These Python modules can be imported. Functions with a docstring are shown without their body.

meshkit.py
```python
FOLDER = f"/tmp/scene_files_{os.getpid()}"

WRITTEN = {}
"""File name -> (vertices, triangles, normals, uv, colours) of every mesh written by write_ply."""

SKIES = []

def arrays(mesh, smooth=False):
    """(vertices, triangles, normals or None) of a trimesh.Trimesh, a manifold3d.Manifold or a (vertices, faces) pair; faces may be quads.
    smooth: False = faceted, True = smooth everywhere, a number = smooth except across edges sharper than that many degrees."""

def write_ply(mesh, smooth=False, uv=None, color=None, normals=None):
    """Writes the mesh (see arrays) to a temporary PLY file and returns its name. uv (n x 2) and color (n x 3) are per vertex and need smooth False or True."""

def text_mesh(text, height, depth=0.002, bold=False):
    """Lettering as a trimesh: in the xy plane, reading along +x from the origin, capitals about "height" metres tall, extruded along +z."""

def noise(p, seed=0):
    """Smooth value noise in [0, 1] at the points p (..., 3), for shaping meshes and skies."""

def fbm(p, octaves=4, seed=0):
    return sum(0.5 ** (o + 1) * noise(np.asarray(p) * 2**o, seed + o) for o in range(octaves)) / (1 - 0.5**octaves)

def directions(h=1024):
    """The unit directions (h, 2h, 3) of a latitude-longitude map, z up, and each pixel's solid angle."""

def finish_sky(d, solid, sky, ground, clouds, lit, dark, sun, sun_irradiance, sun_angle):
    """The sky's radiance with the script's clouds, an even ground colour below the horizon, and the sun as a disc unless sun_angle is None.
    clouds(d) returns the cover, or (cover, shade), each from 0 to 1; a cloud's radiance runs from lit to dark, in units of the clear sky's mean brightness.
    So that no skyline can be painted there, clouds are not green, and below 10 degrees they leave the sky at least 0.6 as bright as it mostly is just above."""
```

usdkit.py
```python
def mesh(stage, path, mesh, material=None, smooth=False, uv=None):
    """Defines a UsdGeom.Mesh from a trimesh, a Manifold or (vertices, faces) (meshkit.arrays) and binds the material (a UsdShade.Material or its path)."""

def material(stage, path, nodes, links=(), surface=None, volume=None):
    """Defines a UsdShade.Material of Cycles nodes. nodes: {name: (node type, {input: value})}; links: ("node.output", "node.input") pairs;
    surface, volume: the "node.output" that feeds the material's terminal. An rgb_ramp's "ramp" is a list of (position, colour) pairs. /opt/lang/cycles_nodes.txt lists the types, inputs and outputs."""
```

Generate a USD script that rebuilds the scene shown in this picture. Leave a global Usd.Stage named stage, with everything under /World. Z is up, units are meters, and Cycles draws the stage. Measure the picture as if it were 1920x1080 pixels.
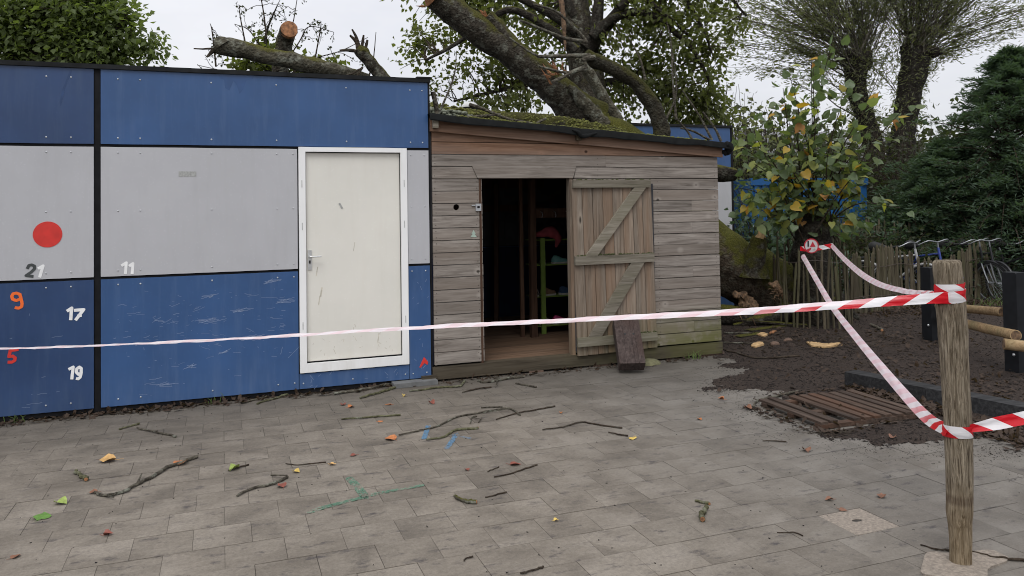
import math, collections
import numpy as np, trimesh, usdkit, meshkit
from meshkit import fbm
from pxr import Usd, UsdGeom, UsdLux, UsdShade, Gf, Sdf
from shapely.geometry import LineString, Polygon, Point
from shapely import affinity, union_all

stage = Usd.Stage.CreateInMemory()
UsdGeom.SetStageUpAxis(stage, 'Z')
UsdGeom.Xform.Define(stage, '/World')
UsdGeom.Scope.Define(stage, '/World/Looks')

# ------------------------------------------------------------------ camera
CAM = np.array([-1.9898, -7.7643, 1.7469]); YAW, PITCH, ROLL, FPX, PPY = 0.35547, 0.02906, -0.01591, 1465.0, 348.0
fw = np.array([math.sin(YAW) * math.cos(PITCH), math.cos(YAW) * math.cos(PITCH), math.sin(PITCH)])
r0 = np.cross(fw, [0, 0, 1.0]); r0 /= np.linalg.norm(r0); u0 = np.cross(r0, fw)
rt, up = math.cos(ROLL) * r0 + math.sin(ROLL) * u0, -math.sin(ROLL) * r0 + math.cos(ROLL) * u0
cam = UsdGeom.Camera.Define(stage, '/World/camera')
mx = Gf.Matrix4d(*[float(v) for row in ((*rt, 0), (*up, 0), (*-fw, 0), (*CAM, 1)) for v in row])
cam.AddTransformOp().Set(mx)
cam.CreateHorizontalApertureAttr(36.0)
cam.CreateFocalLengthAttr(FPX / 1920 * 36)
cam.CreateVerticalApertureOffsetAttr(-(540 - PPY) / 1920 * 36)
cam.CreateClippingRangeAttr(Gf.Vec2f(0.05, 2000))
cam.CreateExposureAttr(0.70)

# ------------------------------------------------------------------ materials: a small node-graph writer
class Ref(str): pass
class Node:
    def __init__(s, n): s._n = n
    def __getattr__(s, a): return Ref(f'{s._n}.{a}')
class G:
    def __init__(s): s.nodes, s.links = {}, []
    def __call__(s, kind, **kw):
        n, vals = f'n{len(s.nodes)}', {}
        for k, v in kw.items():
            if isinstance(v, Ref): s.links.append((str(v), f'{n}.{k}'))
            else: vals[k] = v
        s.nodes[n] = (kind, vals); return Node(n)
    def math(s, op, a, b=0.5, c=0.0): return s('math', math_type=op, value1=a, value2=b, value3=c).value
    def noise(s, vec, scale=1.0, detail=4, rough=0.55, dist=0.0): return s('noise_texture', vector=vec, scale=scale, detail=detail, roughness=rough, distortion=dist).fac
    def ramp(s, fac, stops): return s('rgb_ramp', fac=fac, ramp=stops).color
    def mask(s, fac, lo, hi): return s('map_range', value=fac, from_min=lo, from_max=hi, to_min=0.0, to_max=1.0, clamp=True).result
    def mix(s, fac, a, b, mode='mix'): return s('mix_color', blend_type=mode, fac=fac, a=a, b=b).result
    def map(s, vec, scale=(1, 1, 1), rot=(0, 0, 0), loc=(0, 0, 0)): return s('mapping', vector=vec, scale=scale, rotation=rot, location=loc).vector
    def pos(s, spread=0.0):
        p = s('geometry').position
        if spread:
            r = s('object_info').random
            k = s('combine_xyz', x=s.math('multiply', r, spread), y=s.math('multiply', r, spread * 1.7), z=s.math('multiply', r, spread * 0.6)).vector
            p = s('vector_math', math_type='add', vector1=p, vector2=k).vector
        return p
    def sep(s, v): return s('separate_xyz', vector=v)
    def out(s, name, color, rough=0.8, height=None, bump=0.3, dist=0.01, **kw):
        if height is not None: kw['normal'] = s('bump', height=height, strength=bump, distance=dist).normal
        b = s('principled_bsdf', base_color=color, roughness=rough, **kw)
        return s.fin(name, b.BSDF)
    def fin(s, name, ref): return usdkit.material(stage, '/World/Looks/' + name, s.nodes, s.links, surface=str(ref))

def plain(name, color, rough=0.6, var=0.25, scale=9.0, bump=0.0, **kw):
    g = G(); n = g.noise(g.pos(), scale, 5)
    lo, hi = tuple(c * (1 - var) for c in color), tuple(min(1, c * (1 + var)) for c in color)
    return g.out(name, g.ramp(n, [(0.3, lo), (0.7, hi)]), rough, n if bump else None, bump, **kw)

# ------------------------------------------------------------------ sky and soft sun (overcast)
SUN_EL, SUN_DIR = math.radians(56), np.array([-0.55, -0.83])
SKY_STRENGTH, CLOUD, SUN_I, SUN_ANGLE = 0.1, 6.9, 0.26, 30.0
g = G()
inc = g('texture_coordinate').generated
sky = g('sky_texture', sky_type='single_scattering', sun_disc=False, sun_elevation=SUN_EL, sun_rotation=math.atan2(*SUN_DIR), altitude=10.0, air_density=1.0, aerosol_density=1.0, ozone_density=1.0).color
gm = g('geometry').position
dirn = g('vector_math', math_type='normalize', vector1=gm).vector
cl = g.noise(g.map(dirn, (2.0, 2.0, 5.0)), 1.6, 5, 0.55)
cc = g.ramp(cl, [(0.30, (0.88 * CLOUD, 0.89 * CLOUD, 0.95 * CLOUD)), (0.68, (1.06 * CLOUD, 1.06 * CLOUD, 1.10 * CLOUD))])
grad = g('map_range', value=g.sep(dirn).z, from_min=0.0, from_max=1.0, to_min=0.66, to_max=1.26, clamp=True).result   # an overcast sky is brightest overhead
cc = g.mix(1.0, cc, g('combine_color', r=grad, g=grad, b=grad).color, 'multiply')
mixed = g.mix(0.93, sky, cc)
skymat = usdkit.material(stage, '/World/Looks/overcast_sky', {**g.nodes, 'bg': ('background_shader', {'strength': SKY_STRENGTH})}, g.links + [(str(mixed), 'bg.color')], surface='bg.background')
dome = UsdLux.DomeLight.Define(stage, '/World/sky')
dome.GetPrim().SetCustomDataByKey('kind', 'structure')
UsdShade.MaterialBindingAPI.Apply(dome.GetPrim()).Bind(skymat)
sun = UsdLux.DistantLight.Define(stage, '/World/sun')
sun.CreateIntensityAttr(SUN_I); sun.CreateAngleAttr(SUN_ANGLE); sun.CreateNormalizeAttr(True) if hasattr(sun, 'CreateNormalizeAttr') else None
sun.GetPrim().CreateAttribute('inputs:normalize', Sdf.ValueTypeNames.Bool).Set(True)
sun.CreateColorAttr(Gf.Vec3f(1, 0.985, 0.965))
sd = np.array([*(SUN_DIR / np.linalg.norm(SUN_DIR) * math.cos(SUN_EL)), math.sin(SUN_EL)])
sx = np.cross([0, 0, 1.0], sd); sx /= np.linalg.norm(sx); sy = np.cross(sd, sx)
sun.AddTransformOp().Set(Gf.Matrix4d(*[float(v) for row in ((*sx, 0), (*sy, 0), (*sd, 0), (0, 0, 0, 1)) for v in row]))

# ------------------------------------------------------------------ scene writing helpers
count = collections.Counter()
T = collections.namedtuple('T', 'path loc')
ROOT = T('/World', np.zeros(3))
def numbered(parent, name):
    n = count[parent, name]; count[parent, name] += 1
    return f'{parent}/{name}' + (f'_{n:03d}' if n else '')
def tag(path, **kw):
    p = stage.GetPrimAtPath(path)
    for k, v in kw.items():
        if v: p.SetCustomDataByKey(k, v)
def thing(name, label=None, category=None, loc=(0, 0, 0), group=None, kind=None):
    path = numbered('/World', name)
    UsdGeom.Xform.Define(stage, path).AddTranslateOp().Set(Gf.Vec3d(*map(float, loc)))
    tag(path, label=label, category=category, group=group, kind=kind)
    return T(path, np.array(loc, float))
def part(parent, name, mesh, mat, smooth=False, label=None, kind=None, uv=None):
    v, f, n = meshkit.arrays(mesh, smooth)
    path = numbered(parent.path, name)
    m = usdkit.mesh(stage, path, (v - parent.loc, f), mat, uv=uv)
    if n is not None:
        m.CreateNormalsAttr(np.asarray(n, np.float32).tolist() if False else __import__('pxr').Vt.Vec3fArray.FromNumpy(np.asarray(n, np.float32)))
        m.SetNormalsInterpolation('vertex')
    tag(path, label=label, kind=kind)
    return T(path, parent.loc)
def solo(name, mesh, mat, label=None, category=None, group=None, kind=None, smooth=False, uv=None):
    t = part(ROOT, name, mesh, mat, smooth, label, kind, uv)
    tag(t.path, category=category, group=group)
    return t

# ------------------------------------------------------------------ shape helpers
def arr(*p): return np.array(p, float)
_H = {}
def cbox(x0, x1, y0, y1, z0, z1, c=0.004):
    """A box with chamfered edges (44 triangles)."""
    if 'f' not in _H:
        s = np.array([(i, j, k) for i in (-1, 1) for j in (-1, 1) for k in (-1, 1)], float)
        q = np.vstack([s * m for m in ((1, 2, 2), (2, 1, 2), (2, 2, 1))])
        h = trimesh.Trimesh(q, trimesh.convex.convex_hull(q).faces, process=False) if False else None
        hull = trimesh.convex.convex_hull(q)
        idx = [int(np.argmin(((q - v) ** 2).sum(1))) for v in hull.vertices]
        _H['f'] = np.array(idx)[hull.faces]; _H['s'] = s
    ce, h = arr((x0 + x1) / 2, (y0 + y1) / 2, (z0 + z1) / 2), arr(x1 - x0, y1 - y0, z1 - z0) / 2
    c = min(c, 0.45 * h.min()); s = _H['s']
    v = np.vstack([s * (h - c * np.array(e)) for e in ((1, 0, 0), (0, 1, 0), (0, 0, 1))])
    return trimesh.Trimesh(v + ce, _H['f'], process=False)
def xform(m, R=None, t=(0, 0, 0)):
    m = m.copy(); v = np.asarray(m.vertices)
    if R is not None: v = v @ np.asarray(R).T
    m.vertices = v + np.asarray(t); return m
def join(ms): return trimesh.util.concatenate([m for m in ms if len(m.vertices)])
def frame(axis, hint=(0, 0, 1)):
    """Columns: axis, side, normal."""
    a = np.asarray(axis, float); a = a / np.linalg.norm(a); s = np.cross(hint, a)
    if np.linalg.norm(s) < 1e-3: s = np.cross((0, 1, 0), a)
    s /= np.linalg.norm(s); return np.stack([a, s, np.cross(a, s)], 1)
def bar(a, b, w, t, c=0.004, hint=(0, 0, 1)):
    """A bar from a to b, w wide across, t thick towards the hint."""
    a, b = np.asarray(a, float), np.asarray(b, float); L = np.linalg.norm(b - a)
    return xform(cbox(0, L, -w / 2, w / 2, -t / 2, t / 2, c), frame(b - a, hint), a)
def catmull(p, n):
    p = np.asarray(p, float); q = np.vstack([2 * p[0] - p[1], p, 2 * p[-1] - p[-2]])
    out = []
    for i in range(len(p) - 1):
        a, b, c, d = q[i:i + 4]
        for t in np.linspace(0, 1, n, endpoint=False):
            out.append(0.5 * (2 * b + (c - a) * t + (2 * a - 5 * b + 4 * c - d) * t * t + (3 * b - a - 3 * c + d) * t ** 3))
    return np.array(out + [p[-1]])
def tube(pts, radii, sides=8, amp=0.0, freq=6.0, seed=0, stretch=(1, 1, 1), caps=True):
    p = np.asarray(pts, float); n = len(p); r = np.interp(np.linspace(0, 1, n), np.linspace(0, 1, np.size(radii)), np.atleast_1d(radii)) if np.size(radii) != n else np.asarray(radii, float)
    t = np.gradient(p, axis=0); t /= np.linalg.norm(t, axis=1, keepdims=True) + 1e-12
    a = np.zeros_like(p); x = np.cross(t[0], [0.3, 0.2, 0.93]); a[0] = x / np.linalg.norm(x)
    for i in range(1, n):
        x = a[i - 1] - t[i] * (a[i - 1] @ t[i]); a[i] = x / np.linalg.norm(x)
    b = np.cross(t, a); ang = np.arange(sides) * 2 * np.pi / sides
    d = np.cos(ang)[None, :, None] * a[:, None] + np.sin(ang)[None, :, None] * b[:, None]
    v = p[:, None] + r[:, None, None] * d
    if amp: v = v + d * ((fbm(v * np.array(stretch) * freq, 3, seed) - 0.5) * 2 * amp)[..., None] * np.minimum(1, r / r.max() * 1.5)[:, None, None]
    i, j = np.meshgrid(np.arange(n - 1), np.arange(sides), indexing='ij')
    q = np.stack([i * sides + j, i * sides + (j + 1) % sides, (i + 1) * sides + (j + 1) % sides, (i + 1) * sides + j], -1).reshape(-1, 4)
    f = np.vstack([q[:, [0, 1, 2]], q[:, [0, 2, 3]]]); v = v.reshape(-1, 3)
    if caps:
        k = len(v); v = np.vstack([v, p[0], p[-1]]); s = np.arange(sides); e = (n - 1) * sides
        f = np.vstack([f, np.stack([(s + 1) % sides, s, np.full(sides, k)], 1), np.stack([e + s, e + (s + 1) % sides, np.full(sides, k + 1)], 1)])
    return trimesh.Trimesh(v, f, process=False)
def wig(a, b, n, amp, rng):
    """A crooked line from a to b."""
    a, b = np.asarray(a, float), np.asarray(b, float); s = np.linspace(0, 1, n)[:, None]
    return a + (b - a) * s + rng.normal(0, amp, (n, 3)) * np.sin(np.pi * s) ** 0.5
DIAMOND = (arr((0, 0, 0), (0.45, -0.36, 0.09), (1, 0, -0.10), (0.45, 0.36, 0.09)), np.array([(0, 1, 2), (0, 2, 3)]))
NARROW = (arr((0, 0, 0), (0.5, -0.11, 0.03), (1, 0, -0.06), (0.5, 0.11, 0.03)), np.array([(0, 1, 2), (0, 2, 3)]))
_hp = [(0, 0), (-0.07, 0.2), (0.06, 0.40), (0.34, 0.46), (0.66, 0.32), (0.88, 0.11), (1.04, 0)]
HEART_O = _hp + [(x, -y) for x, y in _hp[-2:0:-1]]
def heart(rng, curl=0.25):
    """A heart-shaped leaf, cupped along the midrib and curling at the tip."""
    o = np.array(HEART_O, float); mid = np.array([(x, 0) for x in (0.0, 0.2, 0.45, 0.75)])
    rows = [(0, 0), (0.2, 0), (0.45, 0), (0.75, 0), (1.04, 0)]
    L = [_hp[1], _hp[2], _hp[3], _hp[4], _hp[5]]
    v = [(x, 0) for x, _ in rows] + L + [(x, -y) for x, y in L]
    f = [(0, 1, 5), (5, 1, 6), (6, 1, 2), (6, 2, 7), (7, 2, 3), (7, 3, 8), (8, 3, 9), (9, 3, 4)]
    f = f + [tuple({0: 0, 1: 1, 2: 2, 3: 3, 4: 4}.get(i, i + 5) for i in t[::-1]) for t in f]
    v = np.array(v, float); k1, k2, k3 = rng.uniform(0.05, 0.5), rng.uniform(-0.1, 1.2) * curl, rng.uniform(-.25, .25)
    z = np.abs(v[:, 1]) * k1 - v[:, 0] ** 2 * k2 + v[:, 1] * v[:, 0] * k3 + rng.normal(0, 0.02, len(v))
    return np.column_stack([v, z]), np.array(f)
def scatter(pos, size, rng, tpl=DIAMOND, axis=None, droop=0.35, flat=0.5, jitter=0.3):
    """Leaf shapes at the points, merged into one mesh. axis: preferred direction of each leaf."""
    pos = np.asarray(pos, float); n = len(pos); tv, tf = tpl
    a = rng.normal(0, 1, (n, 3)) * (1, 1, 0.5)
    if axis is not None: a = a * 0.6 + np.asarray(axis)
    a[:, 2] -= droop; a /= np.linalg.norm(a, axis=1, keepdims=True)
    u = rng.normal(0, 1, (n, 3)) * (1 - flat) + np.array([0, 0, 1.0]) * flat * 1.6
    s = np.cross(u, a); s /= np.linalg.norm(s, axis=1, keepdims=True) + 1e-9; w = np.cross(a, s)
    k = (np.asarray(size) * rng.uniform(1 - jitter, 1 + jitter, n))[:, None, None]
    v = pos[:, None] + k * (tv[None, :, :1] * a[:, None] + tv[None, :, 1:2] * s[:, None] + tv[None, :, 2:] * w[:, None])
    f = (tf[None] + (np.arange(n) * len(tv))[:, None, None]).reshape(-1, 3)
    return trimesh.Trimesh(v.reshape(-1, 3), f, process=False)
def merge_tubes(paths, r0, r1, sides=4):
    """Many equal-length polylines as thin tubes, vectorised. paths: (m, n, 3)."""
    p = np.asarray(paths, float); m, n, _ = p.shape
    t = np.gradient(p, axis=1); t /= np.linalg.norm(t, axis=2, keepdims=True) + 1e-12
    a = np.cross(t, np.array([0.31, 0.83, 0.46])); a /= np.linalg.norm(a, axis=2, keepdims=True) + 1e-9; b = np.cross(t, a)
    r = (np.asarray(r0).reshape(-1, 1) * (1 - np.linspace(0, 1, n)) + np.asarray(r1).reshape(-1, 1) * np.linspace(0, 1, n)) * np.ones((m, 1))
    ang = np.arange(sides) * 2 * np.pi / sides
    v = p[:, :, None] + r[:, :, None, None] * (np.cos(ang)[:, None] * a[:, :, None] + np.sin(ang)[:, None] * b[:, :, None])
    i, j = np.meshgrid(np.arange(n - 1), np.arange(sides), indexing='ij')
    q = np.stack([i * sides + j, i * sides + (j + 1) % sides, (i + 1) * sides + (j + 1) % sides, (i + 1) * sides + j], -1).reshape(-1, 4)
    f = np.vstack([q[:, [0, 1, 2]], q[:, [0, 2, 3]]])
    f = (f[None] + (np.arange(m) * n * sides)[:, None, None]).reshape(-1, 3)
    return trimesh.Trimesh(v.reshape(-1, 3), f, process=False)
def wallpoly(poly, y, t=0.002):
    """A flat painted patch on a wall: a shapely polygon in (x, z), front face at y - t."""
    ms = [trimesh.creation.extrude_polygon(q, t, engine='earcut') for q in getattr(poly, 'geoms', [poly])]
    m = join(ms); v = np.asarray(m.vertices); m.vertices = np.stack([v[:, 0], y - v[:, 2], v[:, 1]], 1); m.invert(); return m
def stroke(p, w): return LineString([(q[0], q[2]) for q in p]).buffer(w / 2, quad_segs=3, cap_style='flat')
def gstroke(p, w): return LineString([(q[0], q[1]) for q in p]).buffer(w / 2, quad_segs=3)

# ------------------------------------------------------------------ materials
def wood(name, along, dark, mid, light, warm=None, algae=0.0, knots=True, rough=0.85, bumpd=0.003, kscale=(5.0, 5.0, 6.5)):
    """Weathered boards: grain along one axis, a tone of its own for every board, knots, algae near the ground."""
    g = G(); p = g.pos(9.0); w = g.pos()
    sc = {'x': (2.0, 34, 34), 'z': (34, 34, 2.0), 'y': (34, 2.0, 34)}[along]
    n1 = g.noise(g.map(p, sc), 1.0, 7, 0.68, 0.6); n2 = g.noise(g.map(p, tuple(s * 0.09 for s in sc)), 1.3, 4)
    col = g.ramp(n1, [(0.28, dark), (0.5, mid), (0.74, light)])
    tone = g('map_range', value=g('object_info').random, from_min=0.0, from_max=1.0, to_min=0.78, to_max=1.2, clamp=True).result
    col = g.mix(1.0, col, g('combine_color', r=tone, g=tone, b=tone).color, 'multiply')
    if warm: col = g.mix(g.math('multiply', g.mask(n2, 0.46, 0.70), 0.75), col, warm)
    if knots:
        kv = g('voronoi_texture', vector=g.map(p, kscale), scale=1.0, randomness=1.0)
        gate = g.mask(g.sep(kv.color).x, 0.50, 0.48)
        k = g.math('add', kv.distance, gate)
        halo = g.mask(g.math('add', k, g.math('multiply', n1, 0.12)), 0.36, 0.22)
        col = g.mix(g.math('multiply', halo, 0.30), col, tuple(min(1, c * 1.25) for c in light))
        col = g.mix(g.mask(k, 0.125, 0.07), col, tuple(c * 0.6 for c in dark))
    if algae:
        z = g.sep(w).z
        a = g.math('multiply', g.mask(z, 0.62, 0.20), g.mask(g.noise(w, 4.0, 5, 0.65), 0.30, 0.52))
        a = g.math('multiply', a, g.mask(g.sep(w).x, 1.2, 3.2))
        col = g.mix(g.math('multiply', a, algae), col, (0.105, 0.108, 0.026))
    return g.out(name, col, rough, n1, 0.55, bumpd, specular_ior_level=0.25)
M = {}
GREY = ((0.084, 0.070, 0.058), (0.218, 0.191, 0.166), (0.345, 0.312, 0.276))
M['plank'] = wood('weathered_plank', 'x', *GREY, warm=(0.185, 0.152, 0.124), algae=0.85)
M['plank_warm'] = wood('sheltered_plank', 'x', (0.085, 0.045, 0.028), (0.175, 0.10, 0.062), (0.25, 0.155, 0.105), warm=(0.20, 0.15, 0.12))
M['board_up'] = wood('door_board', 'z', (0.075, 0.060, 0.046), (0.185, 0.150, 0.116), (0.30, 0.255, 0.205), warm=(0.235, 0.150, 0.095), algae=0.6, kscale=(7, 7, 2.2))
M['ledge'] = wood('mossy_ledge', 'x', (0.070, 0.060, 0.043), (0.175, 0.155, 0.120), (0.275, 0.25, 0.205), warm=(0.135, 0.128, 0.082), knots=False)
M['beam'] = wood('dark_beam', 'x', (0.030, 0.024, 0.016), (0.075, 0.062, 0.043), (0.125, 0.108, 0.078), warm=(0.09, 0.065, 0.04), algae=0.4, knots=False)
M['floor'] = wood('floorboard', 'x', (0.05, 0.029, 0.018), (0.14, 0.088, 0.056), (0.235, 0.158, 0.108), warm=(0.17, 0.10, 0.06), knots=False)
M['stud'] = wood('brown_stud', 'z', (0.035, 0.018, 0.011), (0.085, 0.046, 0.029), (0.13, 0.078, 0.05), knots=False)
M['sleeper'] = wood('creosoted_block', 'z', (0.018, 0.012, 0.011), (0.052, 0.038, 0.034), (0.10, 0.076, 0.068), warm=(0.05, 0.03, 0.024), knots=False)
M['slat'] = wood('grid_slat', 'y', (0.018, 0.012, 0.009), (0.058, 0.040, 0.030), (0.11, 0.080, 0.062), warm=(0.095, 0.045, 0.025), knots=False, bumpd=0.002)
M['rail'] = wood('round_rail', 'x', (0.11, 0.068, 0.034), (0.26, 0.175, 0.092), (0.38, 0.28, 0.165), warm=(0.16, 0.14, 0.07))
M['pale'] = wood('chestnut_pale', 'z', (0.020, 0.016, 0.010), (0.075, 0.062, 0.040), (0.155, 0.132, 0.092), warm=(0.058, 0.064, 0.024), knots=False)
M['post'] = None
def paint(name, col, rough, dirt, spec=0.4, blot=0.15, low=False, streak=0.5):
    g = G(); p = g.pos()
    n = g.noise(p, 1.3, 5, 0.6); m = g.noise(g.map(p, (11, 11, 1.1)), 1.0, 6, 0.7)
    c = g.ramp(n, [(0.3, tuple(x * (1 - blot) for x in col)), (0.7, tuple(x * (1 + blot) for x in col))])
    c = g.mix(g.math('multiply', g.mask(m, 0.50, 0.78), streak), c, dirt)
    fine = g.noise(p, 60, 3, 0.6)
    c = g.mix(g.math('multiply', g.mask(fine, 0.6, 0.78), 0.16), c, tuple(min(1, x * 1.7 + 0.03) for x in col))
    if low:
        z = g.sep(p).z
        c = g.mix(g.math('multiply', g.mask(z, 0.42, 0.04), g.math('multiply', g.mask(m, 0.30, 0.70), 0.75)), c, dirt)
    return g.out(name, c, rough, n, 0.12, 0.02, specular_ior_level=spec)
M['blue'] = paint('blue_panel', (0.030, 0.080, 0.200), 0.36, (0.075, 0.13, 0.25), 0.5, low=True)
M['blue_dark'] = paint('dark_blue_panel', (0.021, 0.050, 0.130), 0.36, (0.05, 0.085, 0.16), 0.5, low=True)
M['grey'] = paint('grey_panel', (0.43, 0.43, 0.445), 0.38, (0.36, 0.36, 0.36), 0.45, 0.05, streak=0.35)
M['white'] = paint('white_frame', (0.80, 0.80, 0.79), 0.4, (0.60, 0.58, 0.53), 0.4, 0.04, low=True, streak=0.2)
M['cream'] = paint('cream_door', (0.70, 0.68, 0.615), 0.42, (0.56, 0.51, 0.42), 0.4, 0.05, low=True, streak=0.15)
M['black'] = plain('black_trim', (0.006, 0.006, 0.007), 0.7, 0.5, 12, specular_ior_level=0.2)
M['flash'] = plain('bitumen_flashing', (0.012, 0.013, 0.014), 0.75, 0.5, 8, 0.2, specular_ior_level=0.2)
M['body'] = plain('container_body', (0.03, 0.03, 0.035), 0.8)
M['steel'] = plain('galvanised_steel', (0.45, 0.46, 0.47), 0.42, 0.2, 30, metallic=0.7)
M['alu'] = plain('brushed_alu', (0.62, 0.62, 0.61), 0.35, 0.12, 40, metallic=0.75)
M['rubber'] = plain('black_rubber', (0.012, 0.012, 0.012), 0.75)
M['blackpost'] = plain('black_plastic_post', (0.007, 0.008, 0.010), 0.65, 0.35, 14, 0.15, specular_ior_level=0.25)
M['kerbwood'] = wood('black_kerb', 'x', (0.008, 0.008, 0.009), (0.022, 0.022, 0.023), (0.055, 0.056, 0.057), knots=False)
M['num_white'] = plain('white_paint', (0.78, 0.78, 0.77), 0.5, 0.1, 20)
M['num_grey'] = plain('charcoal_paint', (0.045, 0.05, 0.05), 0.5, 0.15, 20)
M['num_orange'] = plain('orange_paint', (0.80, 0.14, 0.02), 0.5, 0.1, 20)
M['num_red'] = plain('red_paint', (0.56, 0.028, 0.02), 0.5, 0.12, 14)
M['tape_grey'] = plain('old_tape', (0.33, 0.335, 0.32), 0.7, 0.25, 60)
M['scratch'] = plain('paint_scratch', (0.26, 0.32, 0.45), 0.6, 0.25, 40)
M['stain'] = plain('water_stain', (0.026, 0.072, 0.19), 0.3, 0.15, 6)
M['felt'] = plain('roofing_felt', (0.007, 0.008, 0.008), 0.8, 0.5, 10, 0.5, specular_ior_level=0.2)
M['green_paint'] = plain('lime_green_paint', (0.16, 0.24, 0.045), 0.5, 0.15)
M['pink'] = plain('pink_cloth', (0.24, 0.04, 0.05), 0.9, 0.3, 12)
M['magenta'] = plain('magenta_shoe', (0.55, 0.06, 0.20), 0.6, 0.2, 30)
M['mint'] = plain('mint_shoe', (0.16, 0.36, 0.33), 0.6, 0.2, 30)
M['tan'] = plain('tan_shoe', (0.24, 0.15, 0.09), 0.7, 0.3, 30)
M['pale_shoe'] = plain('pale_shoe', (0.42, 0.38, 0.36), 0.7, 0.2, 30)
M['navy_shoe'] = plain('navy_shoe', (0.03, 0.06, 0.12), 0.7, 0.3, 30)
M['sole'] = plain('shoe_sole', (0.50, 0.47, 0.42), 0.7)
M['slab'] = plain('concrete_slab', (0.13, 0.132, 0.13), 0.85, 0.2, 14, 0.3)
M['brick'] = plain('dark_brick', (0.11, 0.07, 0.05), 0.9, 0.3, 20, 0.3)
M['stone'] = plain('mossy_stone', (0.12, 0.115, 0.06), 0.9, 0.4, 14, 0.4)
M['freshwood'] = plain('fresh_split_wood', (0.44, 0.29, 0.14), 0.8, 0.35, 22, 0.6)
M['orangewood'] = plain('orange_cut_wood', (0.27, 0.12, 0.05), 0.8, 0.6, 26, 0.6)
M['wire'] = plain('rusty_wire', (0.06, 0.045, 0.035), 0.6)
M['sticker'] = plain('pale_green_sticker', (0.30, 0.38, 0.32), 0.6)
M['roofgrey'] = plain('grey_roof', (0.17, 0.17, 0.175), 0.8, 0.2)
M['render'] = plain('far_wall', (0.34, 0.33, 0.31), 0.9, 0.2)
M['back_grey'] = plain('charcoal_boards', (0.055, 0.056, 0.06), 0.9, 0.3, 5)  # charcoal and navy tones stand in for shade inside the shed
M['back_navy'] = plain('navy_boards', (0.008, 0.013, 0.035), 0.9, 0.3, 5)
M['glass'] = plain('dark_window', (0.03, 0.035, 0.04), 0.15)
M['chrome'] = plain('chrome', (0.34, 0.35, 0.36), 0.35, 0.1, 10, metallic=0.9)
M['silver'] = plain('silver_paint', (0.16, 0.165, 0.17), 0.35, 0.1, 10, metallic=0.4)
M['bikeblack'] = plain('black_frame', (0.015, 0.015, 0.017), 0.35)
M['bikeblue'] = plain('blue_frame', (0.03, 0.05, 0.22), 0.35)
M['bikewhite'] = plain('white_plastic', (0.4, 0.4, 0.4), 0.4)
M['blue_box'] = paint('bright_blue_steel', (0.010, 0.080, 0.23), 0.5, (0.02, 0.08, 0.2), 0.4)

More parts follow.
